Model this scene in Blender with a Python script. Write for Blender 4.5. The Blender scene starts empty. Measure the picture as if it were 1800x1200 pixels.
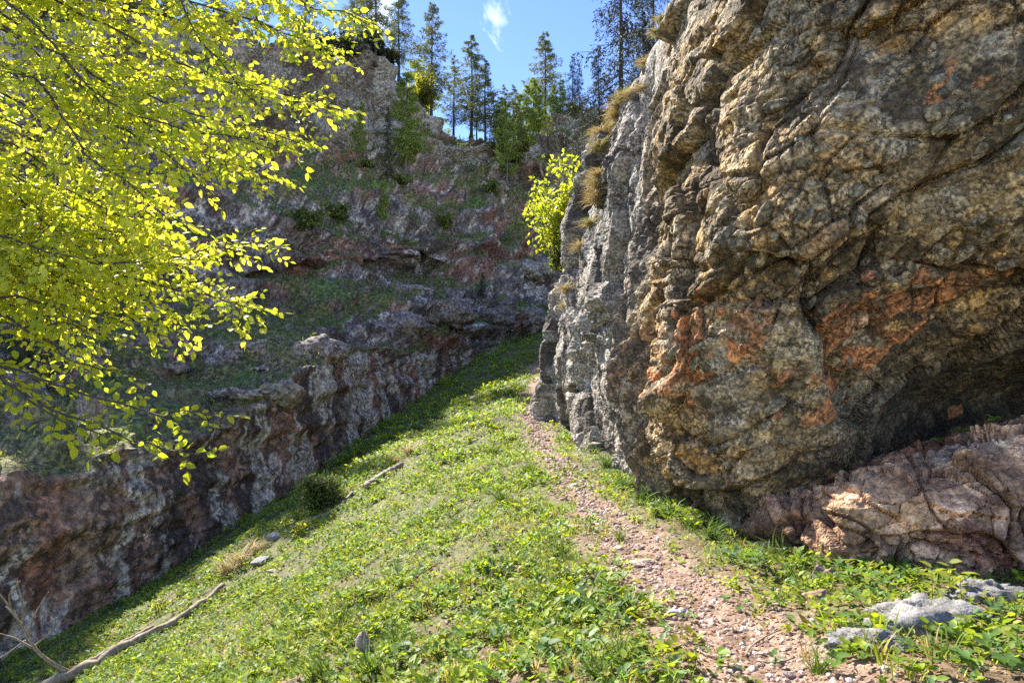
import bpy, math, random
import numpy as np
from mathutils import Vector, Matrix

R = math.radians
scene = bpy.context.scene
col = scene.collection

# ------------------------------------------------------------------ camera, sky, sun, exposure
CAM_H, PITCH, FPX = 1.6, 3.0, 1200.0          # photo pixels are 1800 x 1200
cam_d = bpy.data.cameras.new("camera")
cam_d.sensor_width = 36.0
cam_d.lens = 36.0 * FPX / 1800.0
cam_d.clip_start = 0.05
cam_d.clip_end = 2000
cam = bpy.data.objects.new("camera", cam_d)
cam.location = (0, 0, CAM_H)
cam.rotation_euler = (R(90 + PITCH), 0, 0)
col.objects.link(cam)
scene.camera = cam

SUN_ELEV, SUN_AZ = 44.0, -38.0                # azimuth measured from +Y towards +X
SUN_DIR = Vector((math.cos(R(SUN_ELEV)) * math.sin(R(SUN_AZ)),
                  math.cos(R(SUN_ELEV)) * math.cos(R(SUN_AZ)),
                  math.sin(R(SUN_ELEV))))
sun_d = bpy.data.lights.new("sun", 'SUN')
sun_d.energy = 5.0
sun_d.angle = R(0.53)
sun_d.color = (1.0, 0.93, 0.82)
sun = bpy.data.objects.new("sun", sun_d)
sun.rotation_euler = (-SUN_DIR).to_track_quat('-Z', 'Y').to_euler()
sun.location = SUN_DIR * 60
col.objects.link(sun)

world = bpy.data.worlds.new("World")
scene.world = world
world.use_nodes = True
wn = world.node_tree.nodes
wl = world.node_tree.links
bg = wn["Background"]
sky = wn.new("ShaderNodeTexSky")
sky.sky_type = 'NISHITA'
sky.sun_disc = False
sky.sun_elevation = R(SUN_ELEV)
sky.sun_rotation = R(SUN_AZ)
sky.altitude = 2000
sky.air_density = 1.0
sky.dust_density = 0.0
sky.ozone_density = 2.0
bg.inputs['Strength'].default_value = 0.12
# thin torn clouds, the same all over the sky
tc = wn.new("ShaderNodeTexCoord")
mp = wn.new("ShaderNodeMapping")
mp.inputs['Scale'].default_value = (5.0, 5.0, 3.2)
mp.inputs['Location'].default_value = (0.22, 0.2, 0.32)
cn = wn.new("ShaderNodeTexNoise")
cn.inputs['Scale'].default_value = 1.25
cn.inputs['Detail'].default_value = 9
cn.inputs['Roughness'].default_value = 0.58
cn.inputs['Distortion'].default_value = 0.5
cr = wn.new("ShaderNodeMapRange")
cr.inputs['From Min'].default_value = 0.57
cr.inputs['From Max'].default_value = 0.76
cmx = wn.new("ShaderNodeMix")
cmx.data_type = 'RGBA'
cmx.inputs[7].default_value = (7.5, 7.6, 7.8, 1)
wl.new(tc.outputs['Generated'], mp.inputs['Vector'])
wl.new(mp.outputs[0], cn.inputs['Vector'])
wl.new(cn.outputs['Fac'], cr.inputs['Value'])
wl.new(cr.outputs[0], cmx.inputs[0])
hsv = wn.new("ShaderNodeHueSaturation")
hsv.inputs['Saturation'].default_value = 1.12
hsv.inputs['Value'].default_value = 0.95
hsv.inputs['Hue'].default_value = 0.512
wl.new(sky.outputs[0], hsv.inputs['Color'])
wl.new(hsv.outputs[0], cmx.inputs[6])
wl.new(cmx.outputs[2], bg.inputs['Color'])

vs = scene.view_settings
vs.view_transform = 'Standard'
vs.look = 'None'
vs.exposure = 1.6
vs.gamma = 1.0
vs.use_curve_mapping = False
scene.cycles.use_denoising = False
scene.cycles.max_bounces = 8
scene.cycles.diffuse_bounces = 4
scene.cycles.transmission_bounces = 6
scene.cycles.transparent_max_bounces = 4

# ------------------------------------------------------------------ helpers
_c, _s = math.cos(R(PITCH)), math.sin(R(PITCH))


def P(px, py, d):
    """point seen at photo pixel (px, py) at distance d along +Y"""
    a = (px - 900.0) / FPX
    b = (600.0 - py) / FPX
    Y = _c - b * _s
    Z = b * _c + _s
    return np.array([a / Y * d, d, CAM_H + Z / Y * d])


def proj(v):
    v = np.asarray(v, float)
    x, y, z = v[..., 0], v[..., 1], v[..., 2] - CAM_H
    f = np.maximum(y * _c + z * _s, 0.05)
    u = -y * _s + z * _c
    return 900 + FPX * x / f, 600 - FPX * u / f


rs = np.random.RandomState(11)
PERM = rs.permutation(256).astype(np.int32)
PERM = np.concatenate([PERM, PERM])
GRAD = rs.normal(size=(256, 3)).astype(np.float32)
GRAD /= np.linalg.norm(GRAD, axis=1, keepdims=True)
RPT = rs.rand(256, 3).astype(np.float32)
RID = rs.rand(256).astype(np.float32)


def _h(i, j, k):
    return PERM[PERM[PERM[i & 255] + (j & 255)] + (k & 255)]


def perlin(p):
    p = p.astype(np.float32)
    i = np.floor(p).astype(np.int32)
    f = p - i
    w = f * f * f * (f * (f * 6 - 15) + 10)
    out = np.zeros(len(p), np.float32)
    for dx in (0, 1):
        wx = w[:, 0] if dx else 1 - w[:, 0]
        for dy in (0, 1):
            wy = w[:, 1] if dy else 1 - w[:, 1]
            for dz in (0, 1):
                wz = w[:, 2] if dz else 1 - w[:, 2]
                g = GRAD[_h(i[:, 0] + dx, i[:, 1] + dy, i[:, 2] + dz)]
                out += wx * wy * wz * (g[:, 0] * (f[:, 0] - dx) + g[:, 1] * (f[:, 1] - dy) + g[:, 2] * (f[:, 2] - dz))
    return out * 1.5


def fbm(p, octv=4, gain=0.5, off=0.0):
    a, s, out = 1.0, 1.0, 0
    for o in range(octv):
        out = out + a * perlin(p * s + 17.3 * o + off)
        a *= gain
        s *= 2.03
    return out


def ridged(p, octv=4, off=0.0):
    a, s, out = 1.0, 1.0, 0
    for o in range(octv):
        out = out + a * (1 - np.abs(perlin(p * s + 31.7 * o + off)) * 2)
        a *= 0.5
        s *= 2.1
    return out * 0.5


def voronoi(p):
    """F1, F2, random id of the nearest cell, tilt of that cell's facet"""
    p = p.astype(np.float32)
    i = np.floor(p).astype(np.int32)
    f1 = np.full(len(p), 9, np.float32)
    f2 = np.full(len(p), 9, np.float32)
    idn = np.zeros(len(p), np.int32)
    fac = np.zeros(len(p), np.float32)
    for dx in (-1, 0, 1):
        for dy in (-1, 0, 1):
            for dz in (-1, 0, 1):
                h = _h(i[:, 0] + dx, i[:, 1] + dy, i[:, 2] + dz)
                q = RPT[h]
                ex, ey, ez = i[:, 0] + dx + q[:, 0] - p[:, 0], i[:, 1] + dy + q[:, 1] - p[:, 1], i[:, 2] + dz + q[:, 2] - p[:, 2]
                d = ex * ex + ey * ey + ez * ez
                n = d < f1
                f2 = np.where(n, f1, np.minimum(f2, d))
                idn = np.where(n, h, idn)
                g = GRAD[h]
                fac = np.where(n, ex * g[:, 0] + ey * g[:, 1] + ez * g[:, 2], fac)
                f1 = np.where(n, d, f1)
    return np.sqrt(f1), np.sqrt(f2), RID[idn], fac


def sstep(a, b, x):
    t = np.clip((x - a) / (b - a), 0, 1)
    return t * t * (3 - 2 * t)


def mixc(c0, c1, t):
    t = np.asarray(t)[:, None]
    return c0 * (1 - t) + np.asarray(c1, np.float32) * t


def make_mesh(name, V, F, cols=None, smooth=True):
    V = np.ascontiguousarray(V, np.float32)
    F = np.ascontiguousarray(F, np.int32)
    k = F.shape[1]
    me = bpy.data.meshes.new(name)
    me.vertices.add(len(V))
    me.vertices.foreach_set('co', V.ravel())
    me.loops.add(F.size)
    me.loops.foreach_set('vertex_index', F.ravel())
    me.polygons.add(len(F))
    me.polygons.foreach_set('loop_start', np.arange(0, F.size, k, dtype=np.int32))
    if cols is not None:
        at = me.attributes.new('Col', 'FLOAT_COLOR', 'POINT')
        c4 = np.ones((len(V), 4), np.float32)
        c4[:, :3] = cols
        at.data.foreach_set('color', c4.ravel())
    me.update(calc_edges=True)
    me.polygons.foreach_set('use_smooth', np.full(len(F), smooth, dtype=bool))
    return me


def obj(name, me, mat=None, parent=None, loc=None):
    o = bpy.data.objects.new(name, me)
    if mat is not None and not me.materials:
        me.materials.append(mat)
    if parent is not None:
        o.parent = parent
    if loc is not None:
        o.location = loc
    col.objects.link(o)
    return o


def tag(o, label=None, cat=None, group=None, kind=None):
    for k, v in (('label', label), ('category', cat), ('group', group), ('kind', kind)):
        if v:
            o[k] = v
    return o


def thing(name, label, cat, loc=(0, 0, 0), rz=0.0, group=None, scale=1.0):
    o = bpy.data.objects.new(name, None)
    o.empty_display_size = 0.1
    o.location = loc
    o.rotation_euler = (0, 0, rz)
    o.scale = (scale,) * 3 if np.isscalar(scale) else scale
    col.objects.link(o)
    return tag(o, label, cat, group)


class Acc:
    def __init__(s):
        s.V, s.F, s.C, s.n = [], [], [], 0

    def add(s, V, F, C=None):
        s.V.append(np.asarray(V, np.float32))
        s.F.append(np.asarray(F, np.int32) + s.n)
        if C is None:
            C = np.ones(3)
        C = np.asarray(C, np.float32)
        if C.ndim == 1:
            C = np.repeat(C[None], len(V), 0)
        s.C.append(C)
        s.n += len(V)

    def mesh(s, name, smooth=True):
        return make_mesh(name, np.concatenate(s.V), np.concatenate(s.F), np.concatenate(s.C), smooth)


def tube(pts, radii, n=6, wob=0.0, rng=None):
    pts = np.asarray(pts, float)
    m = len(pts)
    T = np.gradient(pts, axis=0)
    T /= np.linalg.norm(T, axis=1, keepdims=True) + 1e-9
    up = np.array([0, 0, 1.0]) if abs(T[0, 2]) < 0.8 else np.array([0, 1.0, 0])
    A = np.cross(T, up)
    A /= np.linalg.norm(A, axis=1, keepdims=True) + 1e-9
    B = np.cross(T, A)
    th = np.arange(n) * 2 * math.pi / n
    r = np.asarray(radii, float)[:, None]
    if wob and rng is not None:
        r = r * (1 + rng.uniform(-wob, wob, (m, n)))
    else:
        r = np.repeat(r, n, 1)
    V = pts[:, None] + r[..., None] * (np.cos(th)[None, :, None] * A[:, None] + np.sin(th)[None, :, None] * B[:, None])
    V = V.reshape(-1, 3)
    F = []
    for i in range(m - 1):
        for j in range(n):
            a, b = i * n + j, i * n + (j + 1) % n
            F.append((a, b, b + n))
            F.append((a, b + n, a + n))
    V = np.concatenate([V, pts[:1], pts[-1:]])
    e0, e1 = m * n, m * n + 1
    for j in range(n):
        F.append((e0, (j + 1) % n, j))
        F.append((e1, (m - 1) * n + j, (m - 1) * n + (j + 1) % n))
    return V, np.array(F)


def smooth_line(pts, n):
    pts = np.asarray(pts, float)
    t = np.concatenate([[0], np.cumsum(np.linalg.norm(np.diff(pts, axis=0), axis=1))])
    tt = np.linspace(0, t[-1], n)
    q = np.stack([np.interp(tt, t, pts[:, k]) for k in range(pts.shape[1])], 1)
    for _ in range(max(1, n // 8)):
        q[1:-1] = 0.25 * q[:-2] + 0.5 * q[1:-1] + 0.25 * q[2:]
    return q


def norm(a):
    return a / (np.linalg.norm(a, axis=-1, keepdims=True) + 1e-9)


def instv(TV, TF, pos, Y, Z, sc):
    """copies of a template: Y is its length direction, Z its face normal"""
    Y = norm(Y)
    X = norm(np.cross(Y, Z))
    Z = np.cross(X, Y)
    sc = np.asarray(sc)
    if sc.ndim == 1:
        sc = sc[:, None].repeat(3, 1)
    V = pos[:, None] + (TV[None, :, 0:1] * sc[:, None, 0:1]) * X[:, None] + (TV[None, :, 1:2] * sc[:, None, 1:2]) * Y[:, None] + (TV[None, :, 2:3] * sc[:, None, 2:3]) * Z[:, None]
    n, m = len(pos), len(TV)
    F = TF[None] + (np.arange(n) * m)[:, None, None]
    return V.reshape(-1, 3), F.reshape(-1, 3)


LEAF_V = np.array([(0, 0, 0), (0, .35, -.04), (0, .7, -.02), (0, 1, -.06), (-.29, .28, .05), (-.25, .66, .04), (.29, .28, .05), (.25, .66, .04)], float)
LEAF_F = np.array([(0, 1, 4), (1, 5, 4), (1, 2, 5), (2, 3, 5), (0, 6, 1), (1, 6, 7), (1, 7, 2), (2, 7, 3)])
LEAF4_V = np.array([(0, 0, 0), (-.27, .45, .05), (0, 1, -.03), (.27, .45, .05)], float)
LEAF4_F = np.array([(0, 2, 1), (0, 3, 2)])
BLADE_V = np.array([(-.5, 0, 0), (.5, 0, 0), (-.38, .45, .06), (.38, .45, .06), (-.2, .8, .22), (.2, .8, .22), (0, 1, .42)], float)
BLADE_V[:, 0] *= 0.06
BLADE_F = np.array([(0, 1, 3), (0, 3, 2), (2, 3, 5), (2, 5, 4), (4, 5, 6)])
NEED_V = np.array([(0, 0, 0), (-.5, .45, .02), (0, 1, 0), (.5, .45, .02)], float)
NEED_F = np.array([(0, 3, 2), (0, 2, 1)])


# ------------------------------------------------------------------ materials
def new_mat(name):
    m = bpy.data.materials.new(name)
    m.use_nodes = True
    nt = m.node_tree
    for n in list(nt.nodes):
        if n.type != 'OUTPUT_MATERIAL':
            nt.nodes.remove(n)
    return m, nt, nt.nodes, nt.links, [n for n in nt.nodes if n.type == 'OUTPUT_MATERIAL'][0]


def nz(nodes, links, vec, scale, detail=6, rough=0.6, dist=0.0):
    n = nodes.new("ShaderNodeTexNoise")
    n.inputs['Scale'].default_value = scale
    n.inputs['Detail'].default_value = detail
    n.inputs['Roughness'].default_value = rough
    n.inputs['Distortion'].default_value = dist
    links.new(vec, n.inputs['Vector'])
    return n.outputs['Fac']


def ramp(nodes, links, fac, a, b, lo=0.0, hi=1.0):
    m = nodes.new("ShaderNodeMapRange")
    m.inputs['From Min'].default_value = a
    m.inputs['From Max'].default_value = b
    m.inputs['To Min'].default_value = lo
    m.inputs['To Max'].default_value = hi
    links.new(fac, m.inputs['Value'])
    return m.outputs[0]


def mixrgb(nodes, links, fac, a, b, mode='MIX'):
    m = nodes.new("ShaderNodeMix")
    m.data_type = 'RGBA'
    m.blend_type = mode
    for sock, v in ((m.inputs[0], fac), (m.inputs[6], a), (m.inputs[7], b)):
        if isinstance(v, (int, float)):
            sock.default_value = v
        elif isinstance(v, tuple):
            sock.default_value = (*v, 1)
        else:
            links.new(v, sock)
    return m.outputs[2]


def rock_mat(name, fine, bump_d, lichen=(0.05, 0.045, 0.035), lich_amt=0.75, lo=0.52, hi=0.66, clast=0.22, edge=0.5, grit=0.4):
    m, nt, N, L, out = new_mat(name)
    at = N.new("ShaderNodeAttribute")
    at.attribute_name = 'Col'
    g = N.new("ShaderNodeNewGeometry")
    v = g.outputs['Position']
    n1 = nz(N, L, v, fine, 5, 0.66)
    n2 = nz(N, L, v, fine * 0.22, 6, 0.62, 0.3)
    n3 = nz(N, L, v, fine * 1.35, 4, 0.62)
    wob = N.new("ShaderNodeMixRGB") if False else N.new("ShaderNodeVectorMath")
    wob.operation = 'MULTIPLY_ADD'
    nv3 = N.new("ShaderNodeTexNoise")
    nv3.inputs['Scale'].default_value = fine * .3
    nv3.inputs['Detail'].default_value = 3
    L.new(v, nv3.inputs['Vector'])
    L.new(nv3.outputs['Color'], wob.inputs[0])
    wob.inputs[1].default_value = (3.2 / fine,) * 3
    L.new(v, wob.inputs[2])
    vo = N.new("ShaderNodeTexVoronoi")
    vo.inputs['Scale'].default_value = fine * .55
    L.new(wob.outputs[0], vo.inputs['Vector'])
    ve = N.new("ShaderNodeTexVoronoi")
    ve.feature = 'DISTANCE_TO_EDGE'
    ve.inputs['Scale'].default_value = fine * .55
    L.new(wob.outputs[0], ve.inputs['Vector'])
    sepv = N.new("ShaderNodeSeparateColor")
    L.new(vo.outputs['Color'], sepv.inputs[0])
    c = mixrgb(N, L, 1.0, at.outputs['Color'], ramp(N, L, n1, 0.32, 0.68, 1 - grit, 1 + grit), 'MULTIPLY')
    c = mixrgb(N, L, 1.0, c, ramp(N, L, sepv.outputs[0], 0, 1, 1 - clast, 1 + clast), 'MULTIPLY')
    sp = N.new("ShaderNodeMath")
    sp.operation = 'MULTIPLY'
    L.new(ramp(N, L, n3, lo, hi), sp.inputs[0])
    L.new(ramp(N, L, n2, 0.38, 0.58, 0.25, 1.0), sp.inputs[1])
    sp2 = N.new("ShaderNodeMath")
    sp2.operation = 'MULTIPLY'
    L.new(sp.outputs[0], sp2.inputs[0])
    sp2.inputs[1].default_value = lich_amt
    c = mixrgb(N, L, sp2.outputs[0], c, lichen)
    b = N.new("ShaderNodeBsdfPrincipled")
    L.new(c, b.inputs['Base Color'])
    b.inputs['Roughness'].default_value = 0.82
    b.inputs['Specular IOR Level'].default_value = 0.3
    bp = N.new("ShaderNodeBump")
    bp.inputs['Strength'].default_value = 0.85
    bp.inputs['Distance'].default_value = bump_d
    ad = N.new("ShaderNodeMath")
    ad.operation = 'ADD'
    L.new(n1, ad.inputs[0])
    L.new(ramp(N, L, n3, 0, 1, 0, 0.5), ad.inputs[1])
    ad2 = N.new("ShaderNodeMath")
    ad2.operation = 'ADD'
    L.new(ad.outputs[0], ad2.inputs[0])
    L.new(ramp(N, L, ve.outputs['Distance'], 0, .12, 0, edge), ad2.inputs[1])
    L.new(ad2.outputs[0], bp.inputs['Height'])
    L.new(bp.outputs[0], b.inputs['Normal'])
    L.new(b.outputs[0], out.inputs['Surface'])
    return m


def leaf_mat(name, trans=0.5, rough=0.45, spec=0.4, gain=(1.25, 1.2, 0.6)):
    m, nt, N, L, out = new_mat(name)
    at = N.new("ShaderNodeAttribute")
    at.attribute_name = 'Col'
    b = N.new("ShaderNodeBsdfPrincipled")
    L.new(at.outputs['Color'], b.inputs['Base Color'])
    b.inputs['Roughness'].default_value = rough
    b.inputs['Specular IOR Level'].default_value = spec
    t = N.new("ShaderNodeBsdfTranslucent")
    L.new(mixrgb(N, L, 1.0, at.outputs['Color'], gain, 'MULTIPLY'), t.inputs['Color'])
    mx = N.new("ShaderNodeMixShader")
    mx.inputs[0].default_value = trans
    L.new(b.outputs[0], mx.inputs[1])
    L.new(t.outputs[0], mx.inputs[2])
    L.new(mx.outputs[0], out.inputs['Surface'])
    return m


def bark_mat(name, c0, c1, scale=18, bump=0.01):
    m, nt, N, L, out = new_mat(name)
    tcn = N.new("ShaderNodeTexCoord")
    v = tcn.outputs['Object']
    n1 = nz(N, L, v, scale, 7, 0.65, 0.4)
    n2 = nz(N, L, v, scale * 5, 4, 0.6)
    c = mixrgb(N, L, ramp(N, L, n1, 0.35, 0.65), c0, c1)
    c = mixrgb(N, L, 1.0, c, ramp(N, L, n2, 0.3, 0.7, 0.75, 1.2), 'MULTIPLY')
    b = N.new("ShaderNodeBsdfPrincipled")
    L.new(c, b.inputs['Base Color'])
    b.inputs['Roughness'].default_value = 0.85
    bp = N.new("ShaderNodeBump")
    bp.inputs['Strength'].default_value = 0.7
    bp.inputs['Distance'].default_value = bump
    L.new(n1, bp.inputs['Height'])
    L.new(bp.outputs[0], b.inputs['Normal'])
    L.new(b.outputs[0], out.inputs['Surface'])
    return m


M_CRAG = rock_mat('conglomerate_rock', 20, 0.035, lichen=(0.045, 0.035, 0.022), lich_amt=0.85, lo=0.47, hi=0.55, clast=.4, grit=.65)
M_CLIFF = rock_mat('cliff_rock', 5.5, 0.14, lichen=(0.05, 0.043, 0.04), lich_amt=0.85, lo=0.47, hi=0.54, clast=.15, edge=0.0, grit=.7)
M_SLAB = rock_mat('pink_slab_rock', 20, 0.03, lichen=(0.09, 0.045, 0.03), lich_amt=0.45, clast=.35, lo=.49, hi=.57, grit=.5)
M_STONE = rock_mat('loose_stone', 30, 0.015, lich_amt=0.35, clast=.1, edge=.1)
M_GROUND = rock_mat('soil', 26, 0.02, lichen=(0.05, 0.03, 0.02), lich_amt=0.55, clast=.25, edge=.2)
M_BEECH = leaf_mat('beech_leaf', 0.68, 0.45, 0.3, (1.4, 1.3, 0.5))
M_MEADOW = leaf_mat('meadow_leaf', 0.5, 0.5, 0.25, (1.3, 1.25, 0.5))
M_NEEDLE = leaf_mat('needles', 0.35, 0.6, 0.2, (1.3, 1.3, 0.7))
M_DRY = leaf_mat('dry_grass', 0.35, 0.6, 0.2, (1.1, 1.05, 0.8))
M_BARK_DARK = bark_mat('dark_bark', (0.03, 0.024, 0.02), (0.09, 0.07, 0.055))
M_BARK_GREY = bark_mat('grey_bark', (0.10, 0.085, 0.07), (0.22, 0.19, 0.16))
M_DEAD = bark_mat('dead_wood', (0.16, 0.12, 0.08), (0.40, 0.32, 0.23), 14)

# ------------------------------------------------------------------ ground: a smooth sheet through measured points
G_PIX = [(1350, 1200, 3.4), (1300, 1120, 4.2), (1150, 1000, 6), (1060, 900, 8.5), (985, 800, 13), (930, 720, 20), (945, 660, 27),
         (1030, 790, 15), (1085, 840, 11.3), (1180, 890, 8.7), (1270, 940, 7.2), (1490, 990, 6.1), (1800, 1010, 5.8), (955, 735, 20),
         (900, 1200, 3.7), (1800, 1200, 3.1), (450, 1200, 5.8), (0, 1200, 12.0), (0, 1170, 13), (250, 1040, 16), (400, 935, 18.2),
         (500, 880, 20.5), (600, 795, 24.5), (700, 730, 30), (820, 640, 38), (900, 610, 41), (950, 592, 43),
         (700, 1000, 8.3), (500, 1050, 10), (300, 1130, 11), (700, 850, 15.5), (800, 750, 22), (880, 680, 28)]
G_XYZ = [P(*g) for g in G_PIX] + [np.array(q, float) for q in [
    (0, 0, .1), (2, 0, .45), (5, 0, 1.0), (-4, 0, -1.8), (-10, 2, -4.6), (0, -8, -.3), (8, -6, 1.6), (-12, -8, -5.5), (-5, 4, -2.1),
    (-16, 14, -8), (-15, 22, -7), (-12, 32, -5), (-7, 44, -1), (0, 52, 4), (10, 52, 6), (6, 30, 3), (4, 15, .2), (8, 6, .2), (12, 20, 2), (-24, 4, -10)]]
G_XYZ = np.array(G_XYZ)


def _tps(r2):
    return 0.5 * r2 * np.log(r2 + 1e-9)


_A = G_XYZ[:, :2]
_n = len(_A)
_K = _tps(((_A[:, None] - _A[None]) ** 2).sum(-1)) + np.eye(_n) * 0.6
_Pm = np.concatenate([np.ones((_n, 1)), _A], 1)
_M = np.block([[_K, _Pm], [_Pm.T, np.zeros((3, 3))]])
_W = np.linalg.solve(_M, np.concatenate([G_XYZ[:, 2], np.zeros(3)]))

PATH = np.array([P(1420, 1330, 2.6)] + [P(*g) for g in G_PIX[:7]] + [P(940, 640, 31)])[:, :2]


def path_dist(xy):
    best = np.full(len(xy), 99.0)
    for a, b in zip(PATH[:-1], PATH[1:]):
        ab = b - a
        t = np.clip(((xy - a) @ ab) / (ab @ ab), 0, 1)
        best = np.minimum(best, np.linalg.norm(xy - (a + t[:, None] * ab), axis=1))
    return best


def path_w(xy):
    n = perlin(np.column_stack([xy * 1.3, np.zeros(len(xy))])) * 0.26
    return np.interp(xy[:, 1], [3, 5, 8, 14, 24], [0.46, 0.40, 0.27, 0.19, 0.2]) + n


BITES = []


def gz(x, y, detail=True):
    xy = np.column_stack([np.atleast_1d(x), np.atleast_1d(y)]).astype(float)
    out = np.zeros(len(xy))
    for k in range(0, len(xy), 20000):
        q = xy[k:k + 20000]
        U = _tps(((q[:, None] - _A[None]) ** 2).sum(-1))
        out[k:k + 20000] = U @ _W[:_n] + _W[_n] + q @ _W[_n + 1:]
    if detail:
        p3 = np.column_stack([xy, np.zeros(len(xy))])
        pd = path_dist(xy)
        off = sstep(0.2, 1.0, pd)
        out += off * (0.09 * perlin(p3 * 0.7 + 5) + 0.06 * perlin(p3 * 1.9) + 0.03 * perlin(p3 * 5)) + 0.012 * perlin(p3 * 9)
        out -= 0.05 * (1 - sstep(0.1, 0.55, pd))
        for c, dep in BITES:
            u_, v_ = xy[:, 0] - c[0], xy[:, 1] - c[1]
            out -= dep * np.exp(-(((u_ - .25 * v_) / .42) ** 2 + (v_ / .28) ** 2)) * sstep(-.12, .10, v_ + .15 * perlin(p3 * 3))
            out += dep * .35 * np.exp(-(((u_ - .25 * v_) / .5) ** 2 + ((v_ + .35) / .25) ** 2))
    return out


def _hit0(px, py):
    ds = np.arange(2, 20, .03)
    pts = np.array([P(px, py, d) for d in ds])
    return pts[np.argmax(pts[:, 2] < gz(pts[:, 0], pts[:, 1]))][:2]


BITES = []
BITES = [(_hit0(a, b), c) for a, b, c in ((640, 1075, .22), (585, 1175, .26), (610, 1050, .12), (760, 1010, .10), (900, 985, .12), (720, 1130, .10))]


def ground_hit(px, py):
    ds = np.concatenate([np.arange(2, 15, 0.03), np.arange(15, 48, 0.1)])
    pts = np.array([P(px, py, d) for d in ds])
    g = gz(pts[:, 0], pts[:, 1])
    k = np.argmax(pts[:, 2] < g)
    return np.array([pts[k, 0], pts[k, 1], g[k]])


ny, nx = 300, 210
yy = np.concatenate([np.linspace(-10, 1.5, 25)[:-1], 1.5 * (52 / 1.5) ** np.linspace(0, 1, ny - 24)])
tt = np.linspace(-1, 1, nx)
GX = tt[None] * (np.maximum(yy, 0)[:, None] * 0.62 + 5.5) - 1.5
GY = np.repeat(yy[:, None], nx, 1)
gx, gy = GX.ravel(), GY.ravel()
gzv = gz(gx, gy)
GV = np.column_stack([gx, gy, gzv])
ii = np.arange(ny - 0 if False else len(yy))
idx = np.arange(len(yy) * nx).reshape(len(yy), nx)
GF = np.stack([idx[:-1, :-1], idx[:-1, 1:], idx[1:, 1:], idx[1:, :-1]], -1).reshape(-1, 4)
xy = GV[:, :2]
pd = path_dist(xy)
pw = path_w(xy)
p3 = np.column_stack([xy, np.zeros(len(xy))])
soil = np.tile(np.array([0.15, 0.105, 0.06], np.float32), (len(GV), 1))
soil = mixc(soil, (0.10, 0.14, 0.03), sstep(-.1, .4, fbm(p3 * 1.7, 3)) * .8)
soil = mixc(soil, (0.17, 0.115, 0.07), sstep(.1, .5, fbm(p3 * 3.1 + 9, 3)) * .6)
soil = mixc(soil, (0.085, 0.10, 0.028), sstep(4, 11, xy[:, 1]) * (.55 + .35 * sstep(-.2, .3, fbm(p3 * 2.3 + 7, 3))))
soil = mixc(soil, (0.29, 0.195, 0.14), 1 - sstep(pw - 0.1, pw + 0.3, pd))
soil = mixc(soil, (0.12, 0.075, 0.05), (1 - sstep(pw - 0.1, pw + 0.2, pd)) * sstep(.0, .4, fbm(p3 * 4 + 3, 3)) * .8)
ground = tag(obj('ground', make_mesh('ground', GV, GF, soil), M_GROUND), kind='structure')


# ------------------------------------------------------------------ cliffs: lofts through measured profiles
def gauss(A, axis, sig):
    if sig <= 0:
        return A
    k = int(3 * sig) + 1
    w = np.exp(-0.5 * (np.arange(-k, k + 1) / sig) ** 2)
    w /= w.sum()
    B = np.concatenate([np.repeat(A.take([0], axis), k, axis), A, np.repeat(A.take([-1], axis), k, axis)], axis)
    out = 0
    for j, ww in enumerate(w):
        out = out + ww * np.take(B, range(j, j + A.shape[axis]), axis)
    return out


def loft(C, nu, nv, su, sv, minseg=25.0):
    """C[row][station] of world points -> dense grid, denser where the picture needs it"""
    C = np.asarray(C, float)
    px, py = proj(C)
    px = np.clip(px, -150, 1950)
    py = np.clip(py, -150, 1350)
    du = np.maximum(np.hypot(np.diff(px, axis=1), np.diff(py, axis=1)).mean(0), minseg)
    dv = np.maximum(np.hypot(np.diff(px, axis=0), np.diff(py, axis=0)).mean(1), minseg)
    tu = np.concatenate([[0], np.cumsum(du)])
    tv = np.concatenate([[0], np.cumsum(dv)])
    uu = np.linspace(0, tu[-1], nu)
    vv = np.linspace(0, tv[-1], nv)
    A = np.stack([[np.interp(uu, tu, C[r, :, k]) for r in range(C.shape[0])] for k in range(3)], -1)
    B = np.zeros((nv, nu, 3))
    for k in range(3):
        for j in range(nu):
            B[:, j, k] = np.interp(vv, tv, A[:, j, k])
    B = gauss(B, 1, su)
    B = gauss(B, 0, sv)
    return B


def grid_normals(B):
    du = np.gradient(B, axis=1)
    dv = np.gradient(B, axis=0)
    return norm(np.cross(du, dv))


def grid_faces(nv, nu):
    idx = np.arange(nv * nu).reshape(nv, nu)
    return np.stack([idx[:-1, :-1], idx[:-1, 1:], idx[1:, 1:], idx[1:, :-1]], -1).reshape(-1, 4)


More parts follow.
